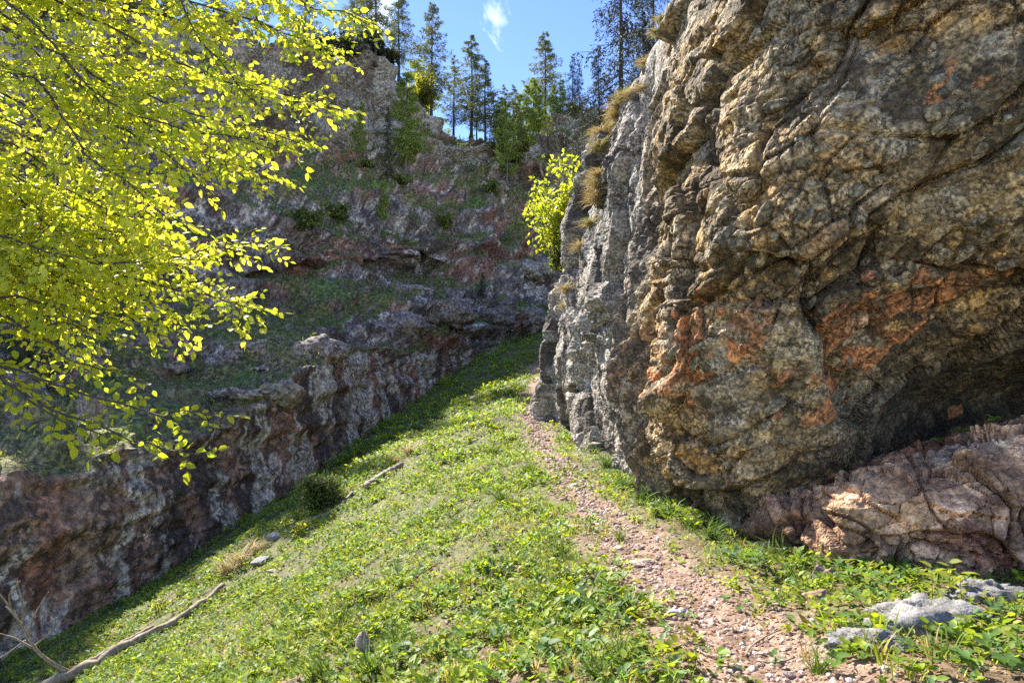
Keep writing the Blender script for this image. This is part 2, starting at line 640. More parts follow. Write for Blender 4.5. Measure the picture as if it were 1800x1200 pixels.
# --- far cliff. Each station: base, lip, terrace top, outcrop top, terrace 2, notch, overhang lip, wall top, upper foot, ridge
FC = [
    # px of station, then (py, d) ...
    (-700, [(1560, 9.5), (1080, 10.0), (900, 13.5), (760, 14.5), (640, 16), (520, 17.5), (400, 18), (250, 19), (0, 21), (-420, 23)]),  # left stations: ridge raised out of view to shade the terrace
    (-250, [(1330, 11.5), (900, 12.2), (740, 17), (640, 18), (560, 20), (470, 22.0), (400, 22.2), (270, 23.5), (90, 27), (-200, 30)]),
    (0, [(1170, 13.2), (845, 14.0), (690, 19), (610, 20), (560, 22), (490, 24.0), (430, 24), (310, 26), (150, 31), (-60, 34)]),
    (160, [(1085, 14.7), (810, 15.4), (660, 21), (590, 22), (550, 24), (490, 26.2), (440, 26), (330, 28), (170, 33), (-40, 37)]),
    (320, [(985, 17.0), (775, 17.6), (650, 23), (580, 25), (540, 27.5), (495, 29.2), (455, 28.8), (350, 31), (220, 38), (5, 42)]),
    (450, [(905, 19.6), (700, 20.6), (600, 26), (555, 29), (520, 31.5), (485, 33.4), (460, 32.4), (380, 34), (250, 44), (55, 47)]),
    (540, [(850, 22), (645, 23.0), (580, 28.5), (545, 31), (505, 34), (474, 37.0), (452, 35.4), (385, 37), (268, 48), (85, 51)]),
    (630, [(775, 26), (605, 27.3), (570, 31), (545, 34), (500, 37), (470, 40.2), (446, 38.2), (385, 40), (272, 51), (98, 54)]),
    (690, [(735, 29.6), (612, 30.7), (590, 33), (535, 35.5), (490, 40), (464, 42.6), (440, 40.6), (385, 42.5), (272, 53), (118, 56)]),
    (735, [(705, 32.4), (622, 33.3), (598, 34.8), (525, 37), (486, 42), (462, 44.4), (436, 42.6), (390, 44), (275, 54.5), (180, 58)]),
    (780, [(672, 35), (618, 36), (602, 37), (518, 39), (486, 43.5), (468, 45.6), (440, 44.4), (395, 46), (285, 56.5), (232, 59.5)]),
    (830, [(633, 38.4), (613, 39), (605, 39.2), (513, 41), (490, 44.5), (470, 46.5), (440, 46), (395, 48), (290, 58.5), (243, 61.5)]),
    (890, [(612, 41), (606, 41.2), (600, 41.4), (528, 43), (490, 46), (470, 47.5), (445, 47.2), (400, 49), (320, 59), (274, 62.5)]),
    (940, [(596, 43.0), (592, 43.2), (590, 43.4), (530, 45), (490, 47.5), (470, 49), (445, 48.8), (400, 51), (320, 59.5), (238, 63)]),
    (1000, [(585, 45), (580, 45.2), (575, 45.4), (520, 46.6), (485, 49), (465, 50), (440, 50), (390, 52), (300, 59), (192, 62.5)]),
    (1100, [(560, 46), (555, 46.2), (550, 46.4), (500, 47.8), (470, 50), (450, 51), (420, 51), (370, 53), (270, 59), (180, 62)]),
    (1350, [(540, 46), (535, 46.2), (530, 46.4), (480, 47.8), (450, 50), (430, 51), (400, 51), (350, 53), (260, 59), (170, 62)]),
]
rows = []
for r in range(10):
    rows.append([P(s[0], *s[1][r]) for s in FC])
base = np.array(rows[0])
under = base + np.array([0, -0.3, -2.5])
under2 = base + np.array([0, -0.3, -6])
ridge = np.array(rows[-1])
bk1 = ridge + np.array([-0.4, 4, -0.3])
bk2 = ridge + np.array([-3, 18, -5])
bk3 = ridge + np.array([-8, 45, -22])
C = np.array([under2, under] + rows + [bk1, bk2, bk3])
nu_f, nv_f = 570, 530
B = loft(C, nu_f, nv_f, 7.0, 2.6, 14.0)
vfrac = np.linspace(0, 1, nv_f)
_px, _py = proj(C)
_px = np.clip(_px, -150, 1950)
_py = np.clip(_py, -150, 1350)
dv = np.maximum(np.hypot(np.diff(_px, axis=0), np.diff(_py, axis=0)).mean(1), 14.0)
tv = np.concatenate([[0], np.cumsum(dv)]) / dv.sum()
low = (1 - sstep(tv[3] - .004, tv[3] + .02, vfrac))[:, None].repeat(nu_f, 1).ravel()
bz = B.reshape(-1, 3)
hb = 2.1
qn = fbm(bz * np.array([.13, .13, .05]) + 4, 3) * 1.3
qq = (bz[:, 2] + .16 * bz[:, 0] - .05 * bz[:, 1] + qn) / hb
fr = qq - np.floor(qq)
vf_ = np.linspace(0, 1, nv_f)[:, None].repeat(nu_f, 1).ravel()
bw = sstep(tv[3], tv[3] + .02, vf_) * (.55 + .4 * sstep(-.2, .3, fbm(bz * .17 + 9, 2)))
bz[:, 2] += bw * (np.where(fr < .62, fr * .25, .155 + (fr - .62) * (1 - .155) / .38) - fr) * hb
riser = sstep(.60, .70, fr) * bw
lipb = np.exp(-((fr - .93) / .09) ** 2) * bw
B = bz.reshape(nv_f, nu_f, 3)
Nn = grid_normals(B)
Nn = norm(gauss(gauss(Nn, 0, 3), 1, 3))
if (Nn[nv_f // 2, nu_f // 2] @ np.array([0, -1, 0.2])) < 0:
    Nn = -Nn
p = B.reshape(-1, 3)
n0 = Nn.reshape(-1, 3)
steep = np.maximum(1 - sstep(0.45, 0.85, n0[:, 2]), riser * .9)
bed = np.column_stack([p[:, 0] * 0.7 + p[:, 2] * 0.1, p[:, 1] * 0.6, p[:, 2] * 1.5 - p[:, 0] * 0.25])   # dipping beds
dd = np.clip(p[:, 1] / 35, .72, 1.5)
big = fbm(p * 0.16, 3)
med = ridged(bed * 0.42 + 3, 4)
f1, f2, cid, fa1 = voronoi(bed * 0.62 + 0.35 * np.column_stack([perlin(p * .9), perlin(p * .9 + 7), perlin(p * .9 + 13)]))
crack = sstep(0.0, 0.16, f2 - f1)
g1, g2, cid2, fa2 = voronoi(bed * 1.9 + 0.3 * np.column_stack([perlin(p * 2.1), perlin(p * 2.1 + 7), perlin(p * 2.1 + 13)]))
crack2 = sstep(0.0, 0.22, g2 - g1)
oc = np.maximum(sstep(0.10, 0.28, fbm(bed * 0.30 + 40, 4)), sstep(.20, .30, fbm(bed * .75 + 7, 3))) * (1 - steep)      # rock standing out of the terraces
rk = np.maximum(steep, oc)
ledge = ridged(np.column_stack([p[:, 0] * .10, p[:, 1] * .10, p[:, 2] * .75 - p[:, 0] * .12]) + 8, 3)
disp = big * 0.8 * (1 - .65 * low) + rk * (1 - .5 * low) * ((med - .5) * .40 + (ledge - .5) * .8 + fa1 * .30 + (cid - .5) * .22 + (crack - 1) * .2 + (fa2 * .17 + (crack2 - 1) * .10) * (1 - .25 * low))
jt = ridged(np.column_stack([p[:, 0] * .25, p[:, 1] * .25, p[:, 2] * 1.5 - p[:, 0] * .2]) + 3, 3)
disp -= low * sstep(.62, .8, jt) * .16
disp += lipb * (.85 + .6 * big)
disp += .16 * fbm(p * 1.1, 3) + 0.10 * fbm(p * 3.3, 3) + oc * .45
dampen = sstep(0.0, 1.0, (p[:, 2] - gz(p[:, 0], p[:, 1], False)) / .7)
disp *= dd * (0.35 + 0.65 * dampen)
n0 = norm(n0 * np.array([1, 1, .55]))
CVg = gauss(gauss((p + n0 * disp[:, None]).reshape(nv_f, nu_f, 3), 0, .6), 1, .6)
N2 = grid_normals(gauss(gauss(CVg, 0, 2.2), 1, 2.2)).reshape(-1, 3)
if (N2.mean(0) @ np.array([0, -1, 0.2])) < 0:
    N2 = -N2
CV = CVg.reshape(-1, 3)
cpx, cpy = proj(CV)
# colours
n_a = fbm(p * 0.22 + 60, 4)
n_b = fbm(p * 0.9 + 80, 4)
n_c = fbm(bed * 2.3 + 20, 3)
ccol = np.tile(np.array([0.21, 0.175, 0.165], np.float32), (len(p), 1))
ccol = mixc(ccol, (0.075, 0.06, 0.057), sstep(-.05, .3, n_b) * .85)
ccol = mixc(ccol, (0.24, 0.115, 0.085), sstep(.0, .4, n_a + .25 * n_c) * .75)
ccol = mixc(ccol, (0.50, 0.46, 0.44), sstep(.25, .42, n_c + 0.35 * (cid2 - .5) - .3 * n_a + .5 * fbm(p * .35 + 90, 3) - .08) * .8)
ccol *= (0.95 + 0.6 * cid2)[:, None]
head = sstep(tv[10] - .01, tv[10] + .03, vfrac)[:, None].repeat(nu_f, 1).ravel()          # clean grey wall below the ridge
ccol = mixc(ccol, mixc(np.tile(np.array([.47, .445, .43], np.float32), (len(p), 1)), (.20, .16, .14), sstep(0, .5, fbm(np.column_stack([p[:, 0] * .5, p[:, 1] * .5, p[:, 2] * .18]) + 3, 4))), head * steep * .85)
along = p[:, 0] * 0.75 + p[:, 1] * 0.66
stv = np.column_stack([along * 1.1, along * 0.1, p[:, 2] * 0.16])
jit = .35 * fbm(p * 1.1 + 2, 3)
stv = stv + np.column_stack([jit, jit * 0, jit * .3])
st1 = fbm(stv * 0.9 + 5, 5, .6)
st2 = fbm(stv * 1.1 + 25, 5, .62)
pat = fbm(p * .42 + 71, 4)
stl = np.tile(np.array([0.27, 0.175, 0.135], np.float32), (len(p), 1))
stl = mixc(stl, (0.32, 0.14, 0.085), sstep(.05, .4, fbm(stv * .6 + 55, 4) + .3 * pat) * .55)
stl = mixc(stl, (0.075, 0.06, 0.052), sstep(.0, .22, st1 - .3 * pat) * .85)
stl = mixc(stl, (0.52, 0.49, 0.45), sstep(.02, .14, st2 + .45 * pat) * .95)
stl = mixc(stl, (0.30, 0.26, 0.20), sstep(.1, .5, fbm(p * .8 + 33, 4)) * .5)
stl *= (1.05 + 0.35 * fbm(p * 3.1 + 8, 3))[:, None]
ccol = mixc(ccol, stl, low * steep)
# turf on the flat parts
turf = sstep(0.41, 0.50, N2[:, 2] + 0.22 * n_b + .12 * n_a - oc * 0.35 - low * steep * .5 - riser * .15)
tcol = np.tile(np.array([0.19, 0.19, 0.06], np.float32), (len(p), 1))
tcol = mixc(tcol, (0.28, 0.225, 0.12), sstep(-.1, .5, fbm(p * 1.3 + 5, 4)))
tcol = mixc(tcol, (0.15, 0.22, 0.055), sstep(.1, .5, fbm(p * .6 + 15, 3)))
ccol = ccol * np.array([1.12, 1.06, .92], np.float32)
ccol = mixc(ccol, tcol, turf)
cliff = tag(obj('cliff', make_mesh('cliff', CV, grid_faces(nv_f, nu_f), ccol, False), M_CLIFF), kind='structure')

# --- the crag on the right
RC = [  # stations; each: base ... top edge, 7 points of (px, py, d)
    [(1140, 560, 40), (1138, 540, 40), (1136, 520, 40), (1135, 500, 40), (1135, 480, 40), (1135, 460, 40), (1140, 440, 40)],
    [(985, 640, 29), (985, 610, 29), (988, 580, 29), (992, 550, 29), (998, 520, 29), (1005, 495, 29), (1020, 470, 29.5)],
    [(953, 740, 20), (952, 685, 20), (951, 630, 20), (957, 575, 20), (968, 520, 20), (980, 470, 20), (1000, 425, 20.4)],
    [(1000, 772, 16.8), (990, 705, 16.6), (984, 640, 16.5), (988, 570, 16.5), (998, 495, 16.6), (1012, 425, 16.8), (1042, 350, 17.2)],
    [(1045, 812, 13.2), (1035, 730, 13.2), (1027, 640, 13.2), (1030, 540, 13.3), (1038, 440, 13.4), (1047, 340, 13.6), (1055, 235, 13.8)],
    [(1088, 850, 11.3), (1080, 770, 11.1), (1068, 665, 11.0), (1065, 560, 11.0), (1072, 430, 11.2), (1078, 300, 11.4), (1088, 175, 11.6)],
    [(1140, 880, 9.7), (1118, 800, 9.7), (1098, 690, 9.8), (1096, 560, 9.8), (1105, 400, 9.9), (1122, 230, 10.0), (1155, 45, 10.1)],
    [(1225, 922, 8.1), (1205, 830, 7.9), (1190, 710, 7.7), (1190, 560, 7.6), (1200, 380, 7.6), (1220, 170, 7.7), (1250, -80, 7.9)],
    [(1310, 945, 7.2), (1310, 850, 7.2), (1315, 720, 7.0), (1320, 560, 6.75), (1330, 380, 6.55), (1350, 150, 6.4), (1370, -160, 6.4)],
    [(1450, 960, 6.9), (1450, 880, 7.1), (1455, 760, 7.0), (1455, 610, 6.6), (1460, 400, 6.25), (1480, 150, 6.0), (1500, -220, 5.9)],
    [(1600, 950, 7.6), (1600, 880, 8.2), (1625, 705, 8.5), (1630, 615, 6.9), (1645, 400, 6.1), (1665, 150, 5.8), (1690, -260, 5.65)],
    [(1790, 950, 7.8), (1790, 860, 8.8), (1790, 680, 9.2), (1795, 600, 7.0), (1800, 400, 5.95), (1810, 150, 5.6), (1820, -300, 5.5)],
    [(2050, 980, 7.4), (2050, 860, 8.4), (2050, 690, 8.6), (2050, 600, 6.7), (2050, 400, 5.8), (2050, 150, 5.4), (2060, -300, 5.3)],
    [(2600, 1050, 6.0), (2600, 900, 6.2), (2600, 750, 6.2), (2600, 610, 6.0), (2600, 400, 5.6), (2600, 150, 5.4), (2600, -300, 5.3)],
]
RP = np.array([[P(*q) for q in s] for s in RC]).transpose(1, 0, 2)
top = RP[-1]
C2 = np.concatenate([(RP[0] + np.array([.1, .1, -1.2]))[None], RP,
                     (top + np.array([.5, .5, .28]))[None], (top + np.array([2.2, 2.0, .9]))[None],
                     (top + np.array([7, 5, 2.6]))[None], (top + np.array([20, 12, 5.0]))[None]])
nu_r, nv_r = 550, 550
B = loft(C2, nu_r, nv_r, 6.0, 6.0, 40.0)
Nn = grid_normals(B)
Nn = norm(gauss(gauss(Nn, 0, 12), 1, 9))
if (Nn[nv_r // 2, nu_r // 2] @ np.array([-.6, -.8, 0])) < 0:
    Nn = -Nn
p = B.reshape(-1, 3)
n0 = Nn.reshape(-1, 3)
wv = np.column_stack([perlin(p * 1.1), perlin(p * 1.1 + 7), perlin(p * 1.1 + 13)])
ca, sa = math.cos(R(35)), math.sin(R(35))
e1 = p[:, 0] * ca + p[:, 2] * sa                # along the dipping bedding
e2 = -p[:, 0] * sa + p[:, 2] * ca
sidew = sstep(8.8, 10.2, p[:, 1])
bd = np.column_stack([e1 * 0.62, p[:, 1] * 0.8, e2 * 1.15]) * (1 - sidew)[:, None] + np.column_stack([p[:, 0] * .9 + 3, p[:, 1] * .62, p[:, 2] * .40 + p[:, 1] * .12]) * sidew[:, None]
big = fbm(bd * 0.5, 3)
f1, f2, cid, fa1 = voronoi(bd * 1.0 + 0.12 * wv)
lump1 = sstep(0.0, 0.32, f2 - f1)
g1, g2, cid2, fa2 = voronoi(bd * 2.6 + 0.14 * wv)
lump2 = sstep(0.0, 0.32, g2 - g1)
h1, h2, cid3, fa3 = voronoi(bd * 6.5 * np.array([1.15, 1, .85]) + 0.2 * wv)
lump3 = sstep(0.0, 0.35, h2 - h1)
clasty = sstep(-.12, .28, fbm(p * 0.7 + 21, 3))               # where single clasts stand out
layer = ridged(np.column_stack([e1 * .35, p[:, 1] * .35, e2 * 1.6]), 3) * (1 - sidew) + .5 * sidew
k1, k2, cid4, fa4 = voronoi(bd * .5 + .15 * wv + 9)
cr1 = sstep(0, .10, f2 - f1) - 1
cr2 = sstep(0, .12, g2 - g1) - 1
cr3 = sstep(0, .16, h2 - h1) - 1
cr4 = sstep(0, .07, k2 - k1) - 1
disp = big * 0.15 + fa4 * .34 + (cid4 - .5) * .12 + cr4 * .12 + fa1 * .22 + (cid - .5) * .10 + cr1 * .06 + (np.minimum(layer, .62) - .5) * .15
disp += (.2 + .8 * clasty) * (fa2 * .10 + (cid2 - .5) * .07 + lump2 * .008 + cr2 * .05)
disp += (.25 + .75 * clasty) * (fa3 * .03 + (cid3 - .5) * .034 + cr3 * .024) + (.03 - .012 * clasty) * fbm(p * 5, 4) + .010 * fbm(p * 24, 2)
nearc = np.clip(p[:, 1] / 9.0, 0.8, 1.2)
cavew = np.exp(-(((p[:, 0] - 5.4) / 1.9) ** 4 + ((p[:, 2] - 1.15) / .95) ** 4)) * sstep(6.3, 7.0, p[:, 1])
disp = disp * (1 - .85 * np.exp(-(((p[:, 0] - 2.1) / 1.3) ** 4 + ((p[:, 1] - 9.6) / 2.0) ** 4 + ((p[:, 2] - 7.4) / 1.3) ** 4)))
disp = disp * (1 - .9 * cavew) + cavew * .10 * fbm(p * 2.2, 4)
RV = p + n0 * (disp * nearc)[:, None]
RVg = RV.reshape(nv_r, nu_r, 3)
RN = grid_normals(RVg).reshape(-1, 3)
if (RN.mean(0) @ np.array([-.6, -.8, 0])) < 0:
    RN = -RN
rpx, rpy = proj(RV)
na = fbm(p * 0.5 + 50, 4)
nb = fbm(p * 1.4 + 70, 4)
nd = fbm(bd * 1.1 + 90, 4)
PALC = np.array([1.16, .97, .74]) * np.array([(.54, .38, .18), (.56, .45, .28), (.48, .31, .12), (.46, .41, .32), (.40, .27, .125), (.58, .40, .17), (.42, .37, .29)], np.float32)
rc = PALC[(cid3 * 97).astype(int) % 7] * .5 + PALC[(cid2 * 89).astype(int) % 7] * .5
rc *= (.75 + .5 * ((cid3 * 53) % 1))[:, None]
sm = mixc(np.tile(np.array([.50, .345, .16], np.float32), (len(p), 1)), (.44, .37, .265), sstep(-.1, .4, fbm(p * 1.1 + 12, 4)))
sm = mixc(sm, (.20, .14, .07), sstep(.0, .4, fbm(bd * 2.2 + 31, 4)) * .8)
rc = mixc(sm, rc, .2 + .8 * clasty)
crust = sstep(.42, .60, .44 + .85 * nb + .45 * nd + .55 * (((cid3 * 31) % 1) - .5) + .25 * (((cid2 * 17) % 1) - .5))
rc = mixc(rc, (0.09, 0.062, 0.032), crust * .82)                            # dark lichen crust over part of the clasts
rc = mixc(rc, (0.48, 0.42, 0.325), sstep(.38, .6, na - .3 * nb) * .6)         # scoured grey patches
matrix = np.maximum((1 - sstep(.02, .13, g2 - g1)) * .8, (1 - sstep(.02, .16, h2 - h1)) * .7) * (.15 + .85 * clasty)
rc = mixc(rc, (0.075, 0.053, 0.032), matrix)
rc = mixc(rc, (0.05, 0.04, 0.03), cavew * .75)                               # undercut darkened in the colour to deepen its shade
# iron-red clasts in the lower middle of the face
redzone = np.exp(-(((p[:, 0] - 2.9) / 1.7) ** 2 + ((p[:, 2] - 1.8) / 0.9) ** 2)) * (p[:, 1] < 9.5)
redm = (1 - matrix) * sstep(.60, .63, redzone * .40 + .34 * cid2 + .22 * nd + .24 * ((cid3 * 71) % 1)) * sstep(-.5, .1, nb)
redm = np.maximum(redm, sstep(.80, .86, redzone * .38 + .55 * cid3))
rc = mixc(rc, np.array([0.58, 0.23, 0.085]) * (.7 + .6 * cid3)[:, None], redm * .9)
rc = mixc(rc, (0.50, 0.39, 0.24), sstep(.66, .8, redzone * .5 + .5 * ((cid3 * 13) % 1)) * (1 - redm) * (1 - matrix) * .75)
pal = sstep(.85, .9, cid2) * clasty
rc = mixc(rc, (0.46, 0.37, 0.24), pal * (1 - matrix) * .6)
# the side that faces the ravine is clean grey limestone
side = sstep(8.6, 10.5, p[:, 1]) * sstep(0.3, .75, -n0[:, 0])
rc = mixc(rc, np.tile(np.array([0.40, 0.365, 0.325], np.float32), (len(p), 1)) * (0.7 + .6 * cid2)[:, None], side * .85)
rc = mixc(rc, (0.07, 0.058, 0.05), side * sstep(.08, .3, nb + .3 * nd) * .85)
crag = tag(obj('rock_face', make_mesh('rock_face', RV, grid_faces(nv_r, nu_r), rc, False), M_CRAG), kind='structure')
RTOP = RV


def surf_at(V, Npx, Npy, px, py, rad=5):
    m = np.where((np.abs(Npx - px) < rad) & (np.abs(Npy - py) < rad) & (V[:, 1] > 1))[0]
    while len(m) == 0:
        rad *= 1.7
        m = np.where((np.abs(Npx - px) < rad) & (np.abs(Npy - py) < rad) & (V[:, 1] > 1))[0]
    dmin = V[m, 1].min()
    m = m[V[m, 1] < dmin * 1.03 + .1]
    k = m[np.argmin((Npx[m] - px) ** 2 + (Npy[m] - py) ** 2)]
    return k


# --- the low pink slab at the foot of the crag
SL = [  # foot, mid, upper, top, back
    [(1285, 962, 7.1), (1288, 955, 7.1), (1295, 945, 7.15), (1305, 935, 7.25), (1315, 928, 7.6)],
    [(1340, 975, 6.6), (1345, 950, 6.6), (1355, 920, 6.75), (1370, 885, 7.0), (1380, 875, 7.5)],
    [(1440, 990, 6.3), (1440, 950, 6.35), (1445, 910, 6.5), (1455, 868, 6.8), (1465, 852, 7.5)],
    [(1490, 998, 6.05), (1490, 945, 5.95), (1500, 880, 6.05), (1515, 832, 6.4), (1530, 815, 7.4)],
    [(1600, 1005, 5.95), (1600, 940, 5.8), (1610, 860, 5.9), (1630, 795, 6.35), (1650, 778, 7.6)],
    [(1720, 1008, 5.85), (1720, 930, 5.7), (1730, 840, 5.8), (1745, 768, 6.3), (1760, 750, 7.8)],
    [(1830, 1012, 5.75), (1830, 920, 5.6), (1835, 820, 5.7), (1845, 745, 6.2), (1855, 728, 7.8)],
    [(2050, 1030, 5.5), (2050, 920, 5.4), (2050, 820, 5.5), (2050, 740, 6.0), (2050, 722, 7.5)],
]
SP = np.array([[P(*q) for q in s] for s in SL]).transpose(1, 0, 2)
C3 = np.concatenate([(SP[0] + np.array([0, .1, -.6]))[None], SP, (SP[-1] + np.array([.1, .8, -.15]))[None]])
nus, nvs = 290, 165
B = loft(C3, nus, nvs, 6, 5, 18.0)
Nn = grid_normals(B)
if Nn[nvs // 2, nus // 2, 1] > 0:
    Nn = -Nn
p = B.reshape(-1, 3)
n0 = Nn.reshape(-1, 3)
wv = np.column_stack([perlin(p * 2), perlin(p * 2 + 7), perlin(p * 2 + 13)])
f1, f2, cid, fa1 = voronoi(p * np.array([1.2, 1.2, 2.4]) + .2 * wv)
g1, g2, cid2, fa2 = voronoi(p * np.array([3.4, 3.4, 6.5]) + .35 * wv)
disp = 0.10 * fbm(p * 1.1, 3) + fa1 * .16 + (cid - .5) * .05 + sstep(0, .05, f2 - f1) * .05 + fa2 * .08 + (cid2 - .5) * .035 + sstep(0, .06, g2 - g1) * .03 + .05 * fbm(p * np.array([3, 3, 6.]), 4) + .02 * fbm(p * 9, 4)
sc_ = np.tile(np.array([0.70, 0.43, 0.25], np.float32), (len(p), 1))
nb = fbm(p * 1.5 + 9, 4)
sc_ = mixc(sc_, (0.55, 0.42, 0.30), sstep(.15, .55, nb))
sc_ = mixc(sc_, (0.24, 0.12, 0.07), sstep(.15, .55, fbm(p * 1.2 + 30, 4)) * .7)
sc_ = mixc(sc_, (0.40, 0.15, 0.075), sstep(.35, .6, fbm(p * 1.6 + 60, 3) + .3 * (cid2 - .5)) * .8)
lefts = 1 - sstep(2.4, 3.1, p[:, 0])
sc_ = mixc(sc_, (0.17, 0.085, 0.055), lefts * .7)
sc_ *= (0.65 + .7 * cid2)[:, None]
sc_ = mixc(sc_, (0.16, 0.08, 0.05), (1 - sstep(.01, .08, g2 - g1)) * .5 * sstep(-.4, .1, nb))
sc_ = mixc(sc_, (0.10, 0.06, 0.04), (1 - sstep(0, .05, f2 - f1)) * .6)
sc_ = mixc(sc_, (0.20, 0.10, 0.06), sstep(.05, .4, fbm(p * np.array([2.5, 2.5, 5.]) + 44, 4)) * .6)
disp *= 1 - .75 * sstep(.80, .92, np.linspace(0, 1, nvs))[:, None].repeat(nus, 1).ravel()
SV = p + n0 * disp[:, None]
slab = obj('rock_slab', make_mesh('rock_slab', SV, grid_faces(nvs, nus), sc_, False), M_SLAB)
tag(slab, 'long pinkish brown rock slab lying under the dark overhang', 'rock')
spx, spy = proj(SV)

# --- single cobbles standing out of the crag
rng = np.random.RandomState(5)


def blob_mesh(name, seed, sub=2, rough=.25, sq=(1, 1, 1), base=(.3, .25, .2), jag=3.0):
    import bmesh
    bm = bmesh.new()
    bmesh.ops.create_icosphere(bm, subdivisions=sub, radius=1)
    V = np.array([v.co[:] for v in bm.verts])
    F = np.array([[v.index for v in f.verts] for f in bm.faces])
    bm.free()
    q = V * 1.2 + seed * 13.7
    a, b, c, _f = voronoi(q * 1.1)
    r = 1 + rough * (c - .5) + rough * .9 * fbm(q * 1.0, 3)
    # flatten against a few planes so that it is a broken stone, not a ball
    rg = np.random.RandomState(seed)
    W = V * r[:, None]
    for k in range(9):
        nn = norm(rg.normal(size=3))
        h = rg.uniform(.55, .85)
        d = W @ nn
        W = W - np.where(d > h, (d - h) * .85, 0)[:, None] * nn
    W = W * np.array(sq)
    cc = np.tile(np.array(base, np.float32), (len(W), 1)) * (0.85 + .3 * fbm(q * 2, 2))[:, None]
    return make_mesh(name, W, F, cc, smooth=False)


COB = []
for k, bc in enumerate([(.38, .30, .18), (.34, .29, .20), (.42, .32, .19), (.46, .20, .10), (.38, .29, .17), (.32, .24, .14)]):
    COB.append(blob_mesh('cobble', k + 1, 2, .25, (1, .8, .7), bc))
    COB[-1].materials.append(M_CRAG)
cnt = 0
tries = 0
while cnt < 210 and tries < 4000:
    tries += 1
    px, py = rng.uniform(1120, 1800), rng.uniform(0, 900)
    if py > 560 + (1800 - px) * .5 or (px > 1500 and py > 600):
        continue
    if perlin(np.array([[px / 190., py / 130., 3.3]]))[0] < -.12:
        continue
    k = surf_at(RV, rpx, rpy, px, py)
    pt, nn = RV[k], RN[k]
    if nn @ np.array([-.5, -.85, 0]) < .1:
        continue
    red = redzone[k] > .45 and rng.rand() < .45
    o = obj('cobble', COB[3] if red else COB[rng.choice([0, 1, 2, 4, 5])], None, crag)
    s = rng.uniform(.035, .085) * (1.6 if rng.rand() < .15 else 1)
    ex = Vector((ca * .9, -.35, sa)).normalized()
    zz = Vector(nn).normalized()
    yv = zz.cross(ex).normalized()
    xv = yv.cross(zz)
    Mx = Matrix((xv, yv, zz)).transposed().to_4x4()
    rotz = Matrix.Rotation(rng.uniform(-.5, .5), 4, 'Z')
    o.matrix_world = Matrix.Translation(Vector(pt + nn * s * .02)) @ Mx @ rotz @ Matrix.Diagonal((s * rng.uniform(1, 1.7), s, s * .7, 1))
    cnt += 1

# ------------------------------------------------------------------ meadow plants
rng = np.random.RandomState(21)


def gnormal(x, y):
    e = .05
    dx = (gz(x + e, y, False) - gz(x - e, y, False)) / (2 * e)
    dy = (gz(x, y + e, False) - gz(x, y - e, False)) / (2 * e)
    return norm(np.column_stack([-dx, -dy, np.ones(len(dx))]))


def cliff_side(x, y):
    """how far a point is on the meadow side of the foot of the far cliff (metres, negative = inside rock)"""
    b = np.array(rows[0])
    o = np.argsort(b[:, 1])
    by, bx = b[o, 1], b[o, 0]
    keep = np.concatenate([[True], np.diff(by) > .01])
    return x - np.interp(y, by[keep], bx[keep])


def crag_side(x, y):
    b = RP[0]
    sel = [(4.4, 5.6), (3.4, 6.0), (2.45, 6.9)] + [tuple(b[k, :2]) for k in (7, 6, 5, 4, 3, 2, 1)]
    sel = np.array(sel)
    o = np.argsort(sel[:, 1])
    return np.interp(y, sel[o, 1], sel[o, 0]) - x


def samp(n, y0, y1):
    y = y0 * (y1 / y0) ** rng.rand(n)
    x = rng.uniform(-.80, .80, n) * y
    ok = (cliff_side(x, y) > -.1) & (crag_side(x, y) > -.05) & (x < 4.2)
    return x[ok], y[ok]


